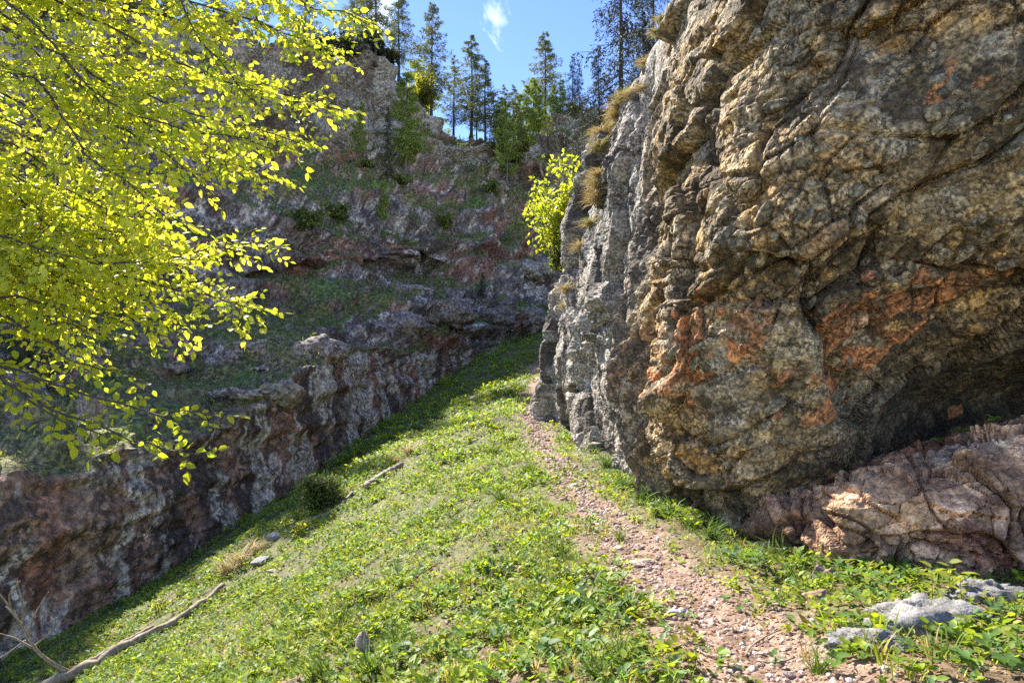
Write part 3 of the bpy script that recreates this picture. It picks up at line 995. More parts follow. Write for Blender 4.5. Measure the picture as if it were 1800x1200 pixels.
def scatter_plants(acc, x, y, kind, smin, smax, palette, density_noise=True):
    xy = np.column_stack([x, y])
    d, w = path_dist(xy), path_w(xy)
    p3 = np.column_stack([xy, np.zeros(len(x))])
    pn = fbm(p3 * .9 + 4, 3)
    keep = rng.rand(len(x)) < np.where(d < w - .05, .07, np.where(d < w + .3, .45, 1.0)) * np.clip(.80 + .8 * pn, .35, 1) * np.where((y < 8) & (x > np.interp(y, PATH[:, 1], PATH[:, 0])), .4, 1.0)
    x, y, pn = x[keep], y[keep], pn[keep]
    n = len(x)
    if n == 0:
        return
    z = gz(x, y)
    gn = gnormal(x, y)
    s = rng.uniform(smin, smax, n) * np.clip(y / 13, 1.0, 2.0) * np.clip(1 + .5 * pn, .6, 1.6)
    pal = np.array(palette)
    base = pal[rng.randint(len(pal), size=n)] * rng.uniform(.75, 1.25, (n, 1))
    if kind == 'rosette':
        k = 6
        for j in range(k):
            az = rng.uniform(0, 2 * math.pi, n)
            tilt = rng.uniform(.15, 1.0, n)
            Y = np.column_stack([np.cos(az), np.sin(az), tilt])
            Z = np.column_stack([-np.cos(az) * tilt, -np.sin(az) * tilt, np.ones(n)]) + rng.normal(0, .3, (n, 3))
            pos = np.column_stack([x, y, z]) + rng.normal(0, .25, (n, 3)) * s[:, None] * np.array([1, 1, .3]) + gn * (s * rng.uniform(.1, .9, n))[:, None]
            V, F = instv(LEAF4_V if y.min() > 4.5 else LEAF_V, LEAF4_F if y.min() > 4.5 else LEAF_F, pos, Y, Z, s * rng.uniform(.6, 1.1, n))
            m = len(LEAF4_V) if y.min() > 4.5 else len(LEAF_V)
            acc.add(V, F, np.repeat(base * rng.uniform(.85, 1.15, (n, 1)), m, 0))
    elif kind == 'tuft':
        for j in range(7):
            az = rng.uniform(0, 2 * math.pi, n)
            lean = rng.uniform(.1, .6, n)
            Y = np.column_stack([np.cos(az) * lean, np.sin(az) * lean, np.ones(n)]) + gn * .3
            Z = -np.column_stack([np.cos(az), np.sin(az), -lean])
            pos = np.column_stack([x, y, z - .01]) + rng.normal(0, .12, (n, 3)) * s[:, None] * np.array([1, 1, 0])
            L = s * rng.uniform(.6, 1.2, n)
            V, F = instv(BLADE_V, BLADE_F, pos, Y, -Z, np.column_stack([L * 1.1, L, L]))
            acc.add(V, F, np.repeat(base * rng.uniform(.8, 1.2, (n, 1)), len(BLADE_V), 0))


GREENS = [(.25, .33, .03), (.31, .39, .035), (.15, .23, .035), (.33, .39, .04), (.20, .31, .06)]
BLUEG = [(.17, .28, .11), (.13, .24, .085), (.2, .3, .13)]
YEL = [(.28, .28, .04), (.24, .27, .05), (.33, .29, .06)]
DRYC = [(.36, .28, .15), (.28, .21, .11), (.40, .33, .20)]
acc = Acc()
for (n, a, b, lo, hi) in ((4200, 2.6, 4.6, .03, .07), (19000, 4.6, 11, .035, .08), (28000, 10, 20, .045, .085), (26000, 20, 46, .055, .095)):
    x, y = samp(n, a, b)
    scatter_plants(acc, x, y, 'rosette', lo, hi, GREENS + GREENS + BLUEG + YEL[:1])
ground_cover = tag(obj('ground_cover', acc.mesh('ground_cover'), M_MEADOW), 'low green leafy plants covering the sunlit slope', 'ground cover', kind='stuff')
acc = Acc()
for (n, a, b, lo, hi) in ((2600, 2.6, 7, .06, .15), (9000, 6, 16, .06, .15), (6000, 16, 46, .07, .13)):
    x, y = samp(n, a, b)
    scatter_plants(acc, x, y, 'tuft', lo, hi, GREENS + [(.26, .33, .05), (.23, .32, .03)] + DRYC)
tag(obj('grass', acc.mesh('grass'), M_MEADOW), 'short green grass growing between the slope plants', 'grass', kind='stuff')

# dead leaves lying on the soil and path
acc = Acc()
x, y = samp(22000, 2.4, 14)
z = gz(x, y)
n = len(x)
Y = rng.normal(size=(n, 3)) * np.array([1, 1, .25])
Z = gnormal(x, y) + rng.normal(0, .35, (n, 3))
V, F = instv(LEAF4_V, LEAF4_F, np.column_stack([x, y, z + .008]), Y, Z, rng.uniform(.015, .05, n))
lc = np.array([(.30, .18, .10), (.38, .25, .16), (.22, .13, .08), (.42, .31, .21)])[rng.randint(4, size=n)]
acc.add(V, F, np.repeat(lc, 4, 0))
tag(obj('leaf_litter', acc.mesh('leaf_litter'), M_DRY), 'dry brown leaves scattered over soil and path', 'leaf litter', kind='stuff')

# ------------------------------------------------------------------ gravel and stones
STONES = []
for k, bc in enumerate([(.44, .33, .27), (.50, .42, .37), (.38, .25, .19), (.46, .37, .31)]):
    me = blob_mesh('path_stone', 20 + k, 1, .3, (1, .75, .5), bc)
    me.materials.append(M_STONE)
    STONES.append(me)
acc = Acc()
import bmesh as _bm
b_ = _bm.new()
_bm.ops.create_icosphere(b_, subdivisions=1, radius=1)
ICV = np.array([v.co[:] for v in b_.verts])
ICF = np.array([[v.index for v in f.verts] for f in b_.faces])
b_.free()
n = 5600
t = rng.rand(n) ** .8
py_ = 2.4 * (24 / 2.4) ** t
cx = np.interp(py_, PATH[:, 1], PATH[:, 0])
wx = np.interp(py_, [3, 5, 8, 14, 24], [.55, .48, .32, .22, .22])
px_ = cx + rng.normal(0, .62, n) * wx
z = gz(px_, py_)
sz = (.006 + .026 * rng.rand(n) ** 2) * np.clip(py_ / 7, 1, 2)
ROUGH = ICV * np.random.RandomState(3).uniform(.7, 1.15, (len(ICV), 1)) * np.array([1, .8, .55])
V, F = instv(ROUGH, ICF, np.column_stack([px_, py_, z + sz * .2]), rng.normal(size=(n, 3)) * np.array([1, 1, .2]), np.tile([0, 0, 1.], (n, 1)) + rng.normal(0, .2, (n, 3)), sz)
gc = np.array([(.42, .30, .23), (.48, .37, .30), (.32, .20, .15), (.24, .15, .11), (.36, .25, .19), (.60, .51, .44)])[rng.randint(6, size=n)] * rng.uniform(.8, 1.15, (n, 1))
acc.add(V, F, np.repeat(gc, len(ICV), 0))
tag(obj('gravel', acc.mesh('gravel', False), M_STONE), 'pinkish limestone gravel covering the trodden path', 'gravel', kind='stuff')

for k in range(90):
    y = 2.6 * (16 / 2.6) ** rng.rand()
    x = np.interp(y, PATH[:, 1], PATH[:, 0]) + rng.normal(0, .4) * np.interp(y, [3, 8, 16], [.75, .45, .35])
    s = rng.uniform(.022, .045) * np.clip(y / 6, 1, 1.7)
    o = obj('path_stone', STONES[rng.randint(4)])
    o.location = (x, y, gz(x, y)[0] + s * .18)
    o.rotation_euler = (rng.uniform(-.3, .3), rng.uniform(-.3, .3), rng.uniform(0, 6.28))
    o.scale = (s * rng.uniform(1, 1.5), s, s * rng.uniform(.8, 1.3))
    tag(o, 'small pale pink stone lying loose on the trodden path', 'stone', 'small loose stones on the path')


def set_stone(name, label, px, py, size, base, seed, rz=0., sink=.25, group=None, sq=(1, .75, .6), sub=3, mat=None, dxyz=(0, 0, 0)):
    g = ground_hit(px, py)
    me = blob_mesh(name, seed, sub, .35, sq, base)
    me.materials.append(mat or M_STONE)
    o = obj(name, me)
    o.location = g + np.array([0, 0, size * sq[2] * (1 - 2 * sink) * .6]) + np.array(dxyz)
    o.rotation_euler = (rng.uniform(-.2, .2), rng.uniform(-.2, .2), rz)
    o.scale = (size,) * 3
    tag(o, label, 'stone', group)
    return o


set_stone('stone', 'white rounded stone in the grass above a dark hollow', 677, 1020, .07, (.55, .52, .50), 41)
set_stone('stone', 'tall narrow pinkish stone set in the bank beside a dark hollow', 640, 1150, .13, (.36, .28, .25), 42, .4, .2, sq=(.55, .5, 1.0))
set_stone('stone', 'flat orange pink stone beside the path opposite grass tufts', 1003, 929, .12, (.48, .34, .27), 43, sq=(1, .6, .35))
set_stone('stone', 'large flat pinkish stone bedded in the downhill edge of the path', 1125, 992, .15, (.52, .38, .30), 44, sq=(1, .6, .3))
set_stone('stone', 'whitish angular stone where the path meets the herbs', 1190, 1085, .065, (.60, .56, .53), 45)
set_stone('stone', 'grey rounded boulder in shaded grass beside the fallen sticks', 462, 990, .22, (.26, .25, .25), 46, sq=(1, .7, .55))
set_stone('stone', 'pale tan flat stone touching the grey boulder in the grass', 478, 1000, .15, (.42, .37, .30), 47, sq=(1, .6, .3), dxyz=(.12, -.2, 0))
set_stone('stone', 'blue grey stone half hidden under a yellow green shrub', 485, 948, .2, (.24, .25, .27), 48)
set_stone('stone', 'brown square stone block at the foot of the rock face', 1432, 1055, .12, (.36, .22, .17), 49, sq=(1, .6, .5))
set_stone('stone', 'pinkish stump-like stone with a hollow below the pink slab', 1445, 1020, .13, (.35, .25, .20), 50, sq=(.9, .7, .7))
set_stone('stone', 'small pale stone in the middle of the narrow path stretch', 1010, 855, .08, (.5, .45, .42), 51)
set_stone('stone', 'small whitish stone on the grassy edge of the narrow path stretch', 950, 850, .07, (.55, .5, .47), 52)

# ridged grey limestone outcrop between the herbs


def outcrop(name, label, cx, cy, size, sq, seed, base, rz=0., lift=0., at=None, mat=None):
    g = ground_hit(cx, cy) if at is None else at
    b = _bm.new()
    _bm.ops.create_icosphere(b, subdivisions=5 if mat is None else 4, radius=1)
    V = np.array([v.co[:] for v in b.verts])
    F = np.array([[v.index for v in f.verts] for f in b.faces])
    b.free()
    q = V * np.array(sq) * 2.0 + seed * 5.1
    a, bb, c, _f = voronoi(q * 1.3 + .3 * perlin(q)[:, None])
    r = 1 + .35 * (c - .5) + .35 * fbm(q * .8, 4) + .10 * ridged(q * np.array([2, 2, 5.]), 3)
    W = V * r[:, None] * np.array(sq)
    cc = np.tile(np.array(base, np.float32), (len(W), 1)) * (.8 + .4 * c)[:, None]
    me = make_mesh(name, W, F, cc)
    me.materials.append(mat or M_STONE)
    o = obj(name, me)
    o.location = g + np.array([0, 0, lift])
    o.rotation_euler = (0, 0, rz)
    o.scale = (size,) * 3
    tag(o, label, 'rock')
    return o


outcrop('limestone_outcrop', 'rough light grey limestone outcrop among the herbs beside the path', 1615, 1105, .34, (1.15, .7, .48), 3, (.215, .205, .19), .35)
outcrop('limestone_outcrop', 'small grey limestone rib behind the light grey outcrop', 1730, 1050, .22, (1.3, .6, .4), 7, (.20, .19, .18), .2)
outcrop('limestone_outcrop', 'low grey pitted rock half covered by yellow green seedlings', 1525, 1140, .16, (1.2, .8, .5), 9, (.20, .19, .18))

for q, (px, py, sz, sq, rz, bc, lab) in enumerate((
        (492, 692, .62, (1.2, .9, .85), .3, (.42, .38, .30), 'big pale square boulder overhanging the streaked lower wall'),
        (415, 690, .55, (1.7, .9, .35), .2, (.46, .44, .42), 'long flat whitish slab beside the overhanging square boulder'),
        (385, 742, .42, (1.2, .9, .7), .1, (.34, .29, .24), 'brown blocky rock on the lip below the flat whitish slab'),
        (300, 640, .5, (1.3, .8, .5), .6, (.44, .42, .40), 'grey white rock among turf behind the lower beech twigs'),
        (455, 608, .6, (1.5, .8, .55), .3, (.46, .42, .40), 'pinkish white rock lying alone on the turf terrace'),
        (470, 645, .4, (1.6, .8, .3), .2, (.50, .49, .48), 'low white slab in turf above the square boulder'),
        (560, 610, .8, (1.4, .9, .7), .5, (.42, .37, .35), 'knobbly pale rock where the lower wall meets the turf'),
        (690, 570, 1.25, (1.6, .9, .65), .2, (.40, .35, .33), 'long pale knobbly rock mass with dark shadow beneath'),
        (785, 545, 1.3, (1.5, .9, .75), .1, (.36, .32, .30), 'grey rounded rock mass joined to the long pale one'),
        (870, 560, 1.2, (1.3, .9, .8), .4, (.33, .29, .27), 'brown grey rock mass below the tiny dark spruce'),
        (940, 560, 1.0, (1.2, .9, .9), .2, (.36, .33, .31), 'pale rock mass nearest the crag at the top of the meadow'),
        (720, 508, .9, (1.5, .8, .5), .2, (.44, .41, .40), 'whitish rock slab on the upper turf terrace'),
        (930, 470, 1.3, (1.7, .9, .6), .1, (.42, .40, .39), 'smooth pale grey rock under the hanging maple bush'))):
    k = surf_at(CV, cpx, cpy, px, py, 4)
    outcrop('boulder', lab, 0, 0, sz * .8, sq, 60 + q, tuple(np.array(bc) * (.86, .78, .66)), rz, 0, CV[k] + np.array([0, .25 * sz, -.12 * sz]), M_CLIFF)

# ------------------------------------------------------------------ conifers
rng = np.random.RandomState(33)


def conifer(seed, H, kind):
    rg = np.random.RandomState(seed)
    pr = dict(larch=(2.9, .2, 90, .27, 90), young=(1.7, .12, 72, .22, 84), spruce=(2.5, .06, 90, .26, 72), thin=(2.3, .22, 70, .26, 70), near=(3.0, .05, 120, .15, 150))[kind]
    rad, bare, nb, nl, nn = pr
    rad = rad * H / 11.0 if kind != 'young' else H * .23
    tr = Acc()
    zt = np.linspace(-.6, H, 12)
    wob = np.cumsum(rg.normal(0, .02 * H / 12, (12, 2)), 0)
    cl = np.column_stack([wob, zt])
    V, F = tube(cl, np.interp(zt, [-.6, H * .1, H], [.019 * H, .0125 * H, .012]), 7)
    tr.add(V, F)
    cr_ = Acc()
    for k in range(nb):
        h = bare + (1 - bare) * (k + rg.rand()) / nb
        z = h * H
        t = (h - bare) / (1 - bare)
        L = rad * (1 - t) ** .75 * (.55 + .45 * min(1, t * 5 + .3)) * rg.uniform(.6, 1.15) + .12
        az = rg.uniform(0, 6.283)
        c0 = np.array([np.interp(z, zt, cl[:, 0]), np.interp(z, zt, cl[:, 1]), z])
        u = np.array([math.cos(az), math.sin(az), 0])
        s = np.linspace(0, 1, 4)
        droop = {'spruce': -.55, 'near': -.6, 'larch': -.28, 'young': .0, 'thin': -.2}[kind]
        pts = c0 + u * (s * L)[:, None] + np.array([0, 0, 1]) * (L * (droop * s + .30 * s ** 2.2))[:, None]
        V, F = tube(pts, np.linspace(.012 + .006 * L, .005, 4), 3)
        tr.add(V, F)
        m = int(nn * (.35 + L / rad))
        q = rg.uniform(.12, 1.03, m)
        base = np.stack([np.interp(q, s, pts[:, i]) for i in range(3)], 1)
        sidev = np.array([-u[1], u[0], 0])
        wid = L * .26 * (1.05 - q) + .05
        base += sidev * (rg.uniform(-1, 1, m) * wid)[:, None] + np.array([0, 0, -1]) * (np.abs(rg.normal(0, .10 if kind not in ('spruce', 'near') else .2, m)) * L)[:, None]
        d = u * .5 + sidev * rg.uniform(-1, 1, (m, 1)) + np.array([0, 0, -1]) * rg.uniform(-.1, 1.2 if kind in ('spruce', 'near') else .9, (m, 1)) + rg.normal(0, .3, (m, 3))
        ln = nl * rg.uniform(.6, 1.3, m) * (H / 11 if kind != 'young' else H / 6)
        V, F = instv(NEED_V, NEED_F, base, d, rg.normal(size=(m, 3)), np.column_stack([ln * ((.24 if kind != 'near' else .26)), ln, ln]))
        cb = dict(larch=(.13, .145, .05), young=(.25, .31, .06), spruce=(.045, .06, .028), thin=(.14, .155, .055), near=(.024, .030, .016))[kind]
        cc = np.array(cb) * rg.uniform(.7, 1.35, (m, 1))
        cr_.add(V, F, np.repeat(cc, 4, 0))
    a = tr.mesh('trunk')
    a.materials.append(M_BARK_DARK if kind != 'young' else M_BARK_GREY)
    b = cr_.mesh('crown', False)
    b.materials.append(M_NEEDLE)
    return a, b, H


PROTO = {}
for kind, H in (('larch', 11.), ('thin', 10.), ('spruce', 12.), ('young', 6.), ('near', 12.)):
    PROTO[kind] = [conifer(100 + 7 * j + len(kind), H, kind) for j in range(3)]


def plant_tree(name, label, kind, base, height, var=0, rz=None, group=None, lean=(0, 0), wide=1.0):
    a, b, H = PROTO[kind][var % 3]
    s = height / H
    wide = wide * (1.22 if kind in ('larch', 'thin') else 1.0)
    t = thing(name, label, 'tree', base, rng.uniform(0, 6.28) if rz is None else rz, group)
    t.scale = (s * wide, s * wide, s)
    t.rotation_euler = (lean[0], lean[1], t.rotation_euler[2])
    obj('trunk', a, None, t)
    obj('crown', b, None, t)
    return t


def cliff_pt(px, py):
    return CV[surf_at(CV, cpx, cpy, px, py, 4)]


def ridge_tree(name, label, kind, px, py_top, py_base, **kw):
    b = cliff_pt(px, py_base) + np.array([0, .5 if py_base < 275 else -.5, -.15])
    topz = P(px, py_top, b[1])[2]
    return plant_tree(name, label, kind, b, topz - b[2], **kw)


G1 = 'larches along the skyline of the cliff'
ridge_tree('larch_tree', 'tall bare-stemmed larch beside the bush-topped grey cliff head', 'larch', 708, -25, 135, var=0, wide=.9)
ridge_tree('larch_tree', 'tall larch leaning above the yellow green shrub on the ridge', 'larch', 760, 5, 215, var=1, wide=.8)
ridge_tree('larch_tree', 'tallest pointed larch standing in the dip of the skyline', 'larch', 822, 62, 240, var=2, wide=.95)
for q, (px, a, b) in enumerate(((798, 98, 238), (850, 104, 248), (868, 160, 262), (886, 150, 272), (905, 150, 272), (838, 150, 246), (876, 190, 270))):
    ridge_tree('larch_tree', 'thin sparse larch among the row on the low skyline', 'thin', px, a, b, var=q, group=G1, wide=.9)
ridge_tree('larch_tree', 'large ragged larch with a broad top beside the small clouds', 'larch', 957, 58, 232, var=1, wide=.95)
for q, (px, a, b) in enumerate(((925, 150, 262), (938, 138, 240), (975, 150, 220), (990, 140, 205), (910, 165, 270), (947, 150, 236), (880, 172, 268))):
    ridge_tree('larch_tree', 'light green young larch around the large ragged larch', 'young', px, a, b, var=q, group='young larches below the clouds', wide=1.0)
for q, (px, a, b) in enumerate(((1005, 95, 195), (1020, 110, 190))):
    ridge_tree('spruce_tree', 'small dark spruce at the end of the ridge behind the crag', 'spruce', px, a, b, var=q, group='dark spruces at the ridge end', wide=.8)
for q, (px, a, b) in enumerate(((643, -70, 95), (658, -60, 98), (620, -40, 92))):
    ridge_tree('larch_tree', 'slender larch on the bushy top of the grey cliff head', 'thin', px, a, b, var=q, group='slender larches above the grey cliff head')
for q, (px, a, b) in enumerate(((40, -120, 40), (120, -90, 45), (205, -130, 45), (290, -80, 42), (370, -110, 45), (450, -70, 55), (530, -40, 80))):
    ridge_tree('spruce_tree' if q % 3 == 1 else 'larch_tree', 'dark conifer on the skyline glimpsed through the beech leaves', 'spruce' if q % 3 == 1 else 'larch', px, a, b, var=q, group='conifers behind the beech leaves')
# trees on the ledges
ridge_tree('larch_tree', 'fresh green larch with pale stem below the ridge notch', 'young', 735, 105, 292, var=0, wide=1.45)
ridge_tree('larch_tree', 'slim light green larch with straight stem beside the grey cliff head', 'young', 713, 130, 300, var=1, wide=1.1)
ridge_tree('spruce_tree', 'narrow dark green spruce against the grey cliff head', 'spruce', 684, 185, 312, var=2, wide=.62)
ridge_tree('larch_tree', 'leaning dull green larch at the foot of the grey cliff head', 'young', 628, 185, 280, var=2, lean=(0, -.35), wide=.9)
ridge_tree('larch_tree', 'small pale-stemmed larch growing from the bushy middle ledge', 'young', 676, 315, 392, var=0, wide=.8)
ridge_tree('larch_tree', 'thin pale green larch sapling next to the pale-stemmed one', 'young', 722, 305, 402, var=1, wide=.6)
ridge_tree('larch_tree', 'light green larch rooted on the rocks below the skyline dip', 'young', 892, 178, 322, var=2, wide=.85)
ridge_tree('spruce_tree', 'tiny dark spruce standing on the rock outcrop', 'spruce', 850, 478, 520, var=0, wide=1.25)
ridge_tree('larch_tree', 'drooping grey green larch half hidden by beech leaves', 'young', 190, 300, 560, var=1, wide=.9)
ridge_tree('spruce_tree', 'dark spruce on the ledges behind the beech leaves', 'spruce', 60, 230, 640, var=1, wide=.8)

# trees on top of the crag


def crag_top(x, y):
    m = np.where((np.abs(RTOP[:, 0] - x) < .6) & (np.abs(RTOP[:, 1] - y) < .8))[0]
    return RTOP[m, 2].max() if len(m) else 7.0


for (nm, lab, kind, x, y, px, py_top, var, wide, lean) in (
        ('spruce_tree', 'big dark drooping spruce rising behind the crag edge', 'near', 3.6, 22.0, 1075, -190, 0, .85, (0, 0)),
        ('spruce_tree', 'bushy dark green spruce at the crag edge beside the sky', 'near', 2.9, 22.5, 1045, 80, 1, .75, (0, 0)),
        ('spruce_tree', 'slim leaning dark spruce above the dry grass of the crag', 'near', 3.5, 16.5, 1110, -260, 1, .55, (0, -.14)),
        ('spruce_tree', 'low green spruce close behind the dry grass edge', 'near', 3.3, 16.8, 1105, 20, 2, .8, (0, 0))):
    z = crag_top(x, y) - .1
    plant_tree(nm, lab, kind, (x, y, z), P(px, py_top, y)[2] - z, var=var, wide=wide, lean=lean)


# ------------------------------------------------------------------ broadleaf shrubs
def shrub(name, label, base, w, h, leaf, n, pal, seed, mat, cat='shrub', stems=7, trans=None, group=None, clump=10, depth=None, needle=False):
    rg = np.random.RandomState(seed)
    t = thing(name, label, cat, base, 0, group)
    sa_ = Acc()
    la = Acc()
    tips = []
    for k in range(stems):
        a = rg.uniform(0, 6.283)
        rr = rg.uniform(.2, 1) * w * .5
        e = np.array([math.cos(a) * rr, math.sin(a) * rr * (depth or 1), h * rg.uniform(.55, 1) * (1 - .35 * (rr / (w * .5)) ** 2)])
        pts = smooth_line([(0, 0, -.1), e * np.array([.3, .3, .5]) + rg.normal(0, .03, 3) * h, e], 9)
        V, F = tube(pts, np.linspace(.012 * h + .004, .004, 9), 5)
        sa_.add(V, F)
        for q in range(clump):
            s = rg.uniform(.3, 1)
            c = np.array([np.interp(s, np.linspace(0, 1, 9), pts[:, i]) for i in range(3)])
            c2 = c + rg.normal(0, .16, 3) * np.array([w, w * (depth or 1), h * .6])
            V, F = tube(np.array([c, (c + c2) / 2 + rg.normal(0, .02, 3), c2]), [.006, .004, .002], 3)
            sa_.add(V, F)
            tips.append((c, c2))
    tips = np.array(tips)
    m = n
    j = rg.randint(len(tips), size=m)
    s = rg.uniform(.35, 1.1, m)[:, None]
    pos = tips[j, 0] * (1 - s) + tips[j, 1] * s + rg.normal(0, .055, (m, 3)) * np.array([w, w, h * .6])
    d = rg.normal(size=(m, 3)) + np.array([0, 0, -.2 if not needle else .4])
    TV, TF = (NEED_V * np.array([.35, 1, 1]), NEED_F) if needle else (LEAF4_V * np.array([1.1, 1, 1]), LEAF4_F)
    V, F = instv(TV, TF, pos, d, rg.normal(size=(m, 3)) * .6 + np.array([0, -.2, 1.0]), leaf * rg.uniform(.6, 1.2, m))
    cc = np.array(pal)[rg.randint(len(pal), size=m)] * rg.uniform(.75, 1.25, (m, 1))
    la.add(V, F, np.repeat(cc, len(TV), 0))
    obj('stem', sa_.mesh('stem'), M_BARK_GREY, t)
    fo = obj('foliage', la.mesh('foliage', not needle), mat, t)
    return t


YG = [(.33, .39, .05), (.28, .36, .05), (.40, .43, .07)]
b = RV[surf_at(RV, rpx, rpy, 1008, 432, 6)]
b2 = np.array([2.05, 21.5, crag_top(2.0, 21.5)])
shrub('maple_bush', 'bright yellow green maple bush growing from the crag edge', P(996, 455, 19.9), 2.2, 3.1, .16, 2800, YG, 3, M_BEECH, stems=9)
shrub('maple_bush', 'darker olive green bush hanging below the bright maple bush', P(978, 478, 20.0), .95, 1.5, .13, 1000, [(.13, .17, .04), (.17, .2, .05)], 4, M_BEECH, stems=7)
shrub('juniper_bush', 'dark green juniper bush alone in the meadow shade', ground_hit(568, 890) + np.array([0, 0, -.05]), 1.05, .85, .16, 2600, [(.10, .14, .04), (.14, .18, .05)], 5, M_NEEDLE, stems=10, needle=True)
shrub('shrub', 'small yellow green leafy shrub above the blue grey stone', ground_hit(525, 942), .55, .4, .07, 260, YG, 6, M_BEECH, stems=5)
shrub('shrub', 'slender yellow green sapling in the shaded strip by the cliff', ground_hit(275, 1080), .5, .5, .06, 120, YG, 8, M_BEECH, stems=4, clump=5)
shrub('shrub', 'golden leafy shrub crowning the ridge behind the larches', cliff_pt(742, 200) + np.array([0, .5, -.2]), 4.2, 4.6, .35, 1500, [(.30, .30, .06), (.24, .27, .05)], 9, M_BEECH, stems=9)
for q, (px, py, w, h) in enumerate(((575, 88, 3.5, 2.0), (615, 95, 3.4, 2.2), (650, 100, 3.4, 2.4), (680, 112, 2.6, 2.2))):
    shrub('dwarf_pine', 'dark dwarf pine bush crowning the grey cliff head', cliff_pt(px, py + 6) + np.array([0, .3, -.3]), w, h, .5, 1500, [(.055, .065, .03), (.075, .08, .04)], 30 + q, M_NEEDLE, stems=10, needle=True, group='dwarf pines on the cliff head')
for q, (px, py) in enumerate(((905, 290), (920, 268), (940, 300), (990, 215), (1010, 200), (780, 400), (640, 300), (700, 330), (870, 345), (600, 390), (540, 400), (520, 470 - 60))):
    shrub('shrub', 'low green shrub clinging to the upper cliff ledges', cliff_pt(px, py), 1.8, 1.2, .3, 420, [(.12, .15, .04), (.09, .12, .035), (.22, .24, .05)], 50 + q, M_NEEDLE, stems=6, group='shrubs on the cliff ledges', clump=6)


# ------------------------------------------------------------------ tussocks of grass
def tussock(name, label, base, outdir, size, n, pal, seed, group=None, droop=.6, cat='grass'):
    rg = np.random.RandomState(seed)
    a = Acc()
    az = rg.uniform(0, 6.283, n)
    Y = np.array(outdir)[None] * .5 + np.column_stack([np.cos(az) * .6, np.sin(az) * .6, rg.uniform(.1, 1, n)])
    Z = np.column_stack([np.zeros(n), np.zeros(n), -np.ones(n)]) * droop * 2 + np.array(outdir)[None] * .3 + rg.normal(0, .2, (n, 3))
    pos = rg.normal(0, .16, (n, 3)) * size
    L = size * rg.uniform(.6, 1.2, n)
    V, F = instv(BLADE_V, BLADE_F, pos, Y, Z, np.column_stack([L * .9, L, L * 1.6]))
    cc = np.array(pal)[rg.randint(len(pal), size=n)] * rg.uniform(.75, 1.2, (n, 1))
    a.add(V, F, np.repeat(cc, len(BLADE_V), 0))
    o = obj(name, a.mesh(name), M_DRY, None, base)
    tag(o, label, cat, group)
    return o


TAN = [(.46, .36, .20), (.40, .29, .15), (.54, .44, .27), (.32, .32, .12)]
for q, (px, py, s, nbl) in enumerate(((1138, 62, .3, 160), (1125, 105, .3, 160), (1128, 158, .28, 170), (1108, 170, .30, 200), (1092, 172, .32, 220), (1078, 190, .34, 220), (1068, 205, .36, 240), (1060, 240, .38, 260),
                                      (1054, 262, .36, 220), (1052, 330, .42, 260), (1050, 310, .36, 220), (1046, 355, .40, 200), (1030, 395, .34, 160), (1015, 430, .34, 160), (995, 510, .32, 160), (990, 540, .24, 90), (1150, 30, .26, 120))):
    k = surf_at(RV, rpx, rpy, px, py, 6)
    tussock('grass_tussock', 'dry tan grass tussock hanging over the lit crag edge', RV[k] - RN[k] * .03, (-.6, -.5, .1), s * .82 * (RV[k][1] / 14), nbl, TAN if q % 4 else TAN + [(.2, .26, .06)] * 2, 200 + q, 'dry grass tussocks on the crag edge', .8)
GR = [(.12, .20, .03), (.16, .25, .04), (.09, .16, .03)]
for q, (px, py, s) in enumerate(((1040, 795, .26), (1068, 820, .28), (1095, 855, .26), (1130, 885, .28), (1175, 905, .26), (1215, 925, .24), (1250, 945, .24), (1375, 985, .26), (1410, 1000, .24), (1395, 1020, .2), (1330, 985, .18))):
    g = ground_hit(px, py)
    tussock('grass_tussock', 'fresh green grass tussock at the foot of the crag', g - np.array([0, 0, .03]), (0, 0, .8), s, 90, GR, 260 + q, 'green grass tussocks at the crag foot', .3)
for q, (px, py, s) in enumerate(((1090, 950, .16), (985, 980, .22), (880, 880, .24), (800, 930, .2), (1095, 1165, .17), (1050, 1190, .16), (700, 1140, .22), (655, 1190, .2), (870, 800, .3), (760, 870, .25), (930, 830, .24), (600, 1100, .2), (1000, 1090, .15), (560, 1190, .2), (1440, 1185, .14))):
    g = ground_hit(px, py)
    tussock('grass_tussock', 'bright green grass tussock on the open slope beside the path', g - np.array([0, 0, .02]), (0, 0, 1.2), s, 80, GR + [(.24, .29, .05)], 300 + q, 'green grass tussocks on the slope', .25)
for q, (px, py, s) in enumerate(((400, 1010, .4), (425, 990, .4), (450, 970, .36), (720, 800, .4), (690, 815, .35))):
    g = ground_hit(px, py)
    tussock('grass_tussock', 'straw coloured grass clump beside the old wood on the slope', g, (0, 0, .8), s, 120, TAN, 330 + q, 'straw grass clumps', .5)
# bank hollows below the meadow edge: short dark-rooted tufts hang over them
# turf blades on the cliff terraces
acc = Acc()
m = np.where((turf > .35) & (cpx > -60) & (cpx < 1060) & (cpy > 60) & (cpy < 1100))[0]
m = rng.choice(m, 24000)
nb_ = len(m)
pos = CV[m] + rng.normal(0, .06, (nb_, 3))
for j in range(3):
    d = rng.normal(0, .7, (nb_, 3)) + np.array([.1, -.4, .7])
    L = rng.uniform(.12, .34, nb_) * np.clip(pos[:, 1] / 35, .5, 1.4)
    V, F = instv(NEED_V, NEED_F, pos + rng.normal(0, .05, (nb_, 3)), d, rng.normal(size=(nb_, 3)), np.column_stack([L * .22, L, L]))
    cc = np.array([(.16, .19, .055), (.23, .23, .085), (.17, .24, .05), (.32, .28, .14)])[rng.randint(4, size=nb_)] * rng.uniform(.7, 1.2, (nb_, 1))
    acc.add(V, F, np.repeat(cc, 4, 0))
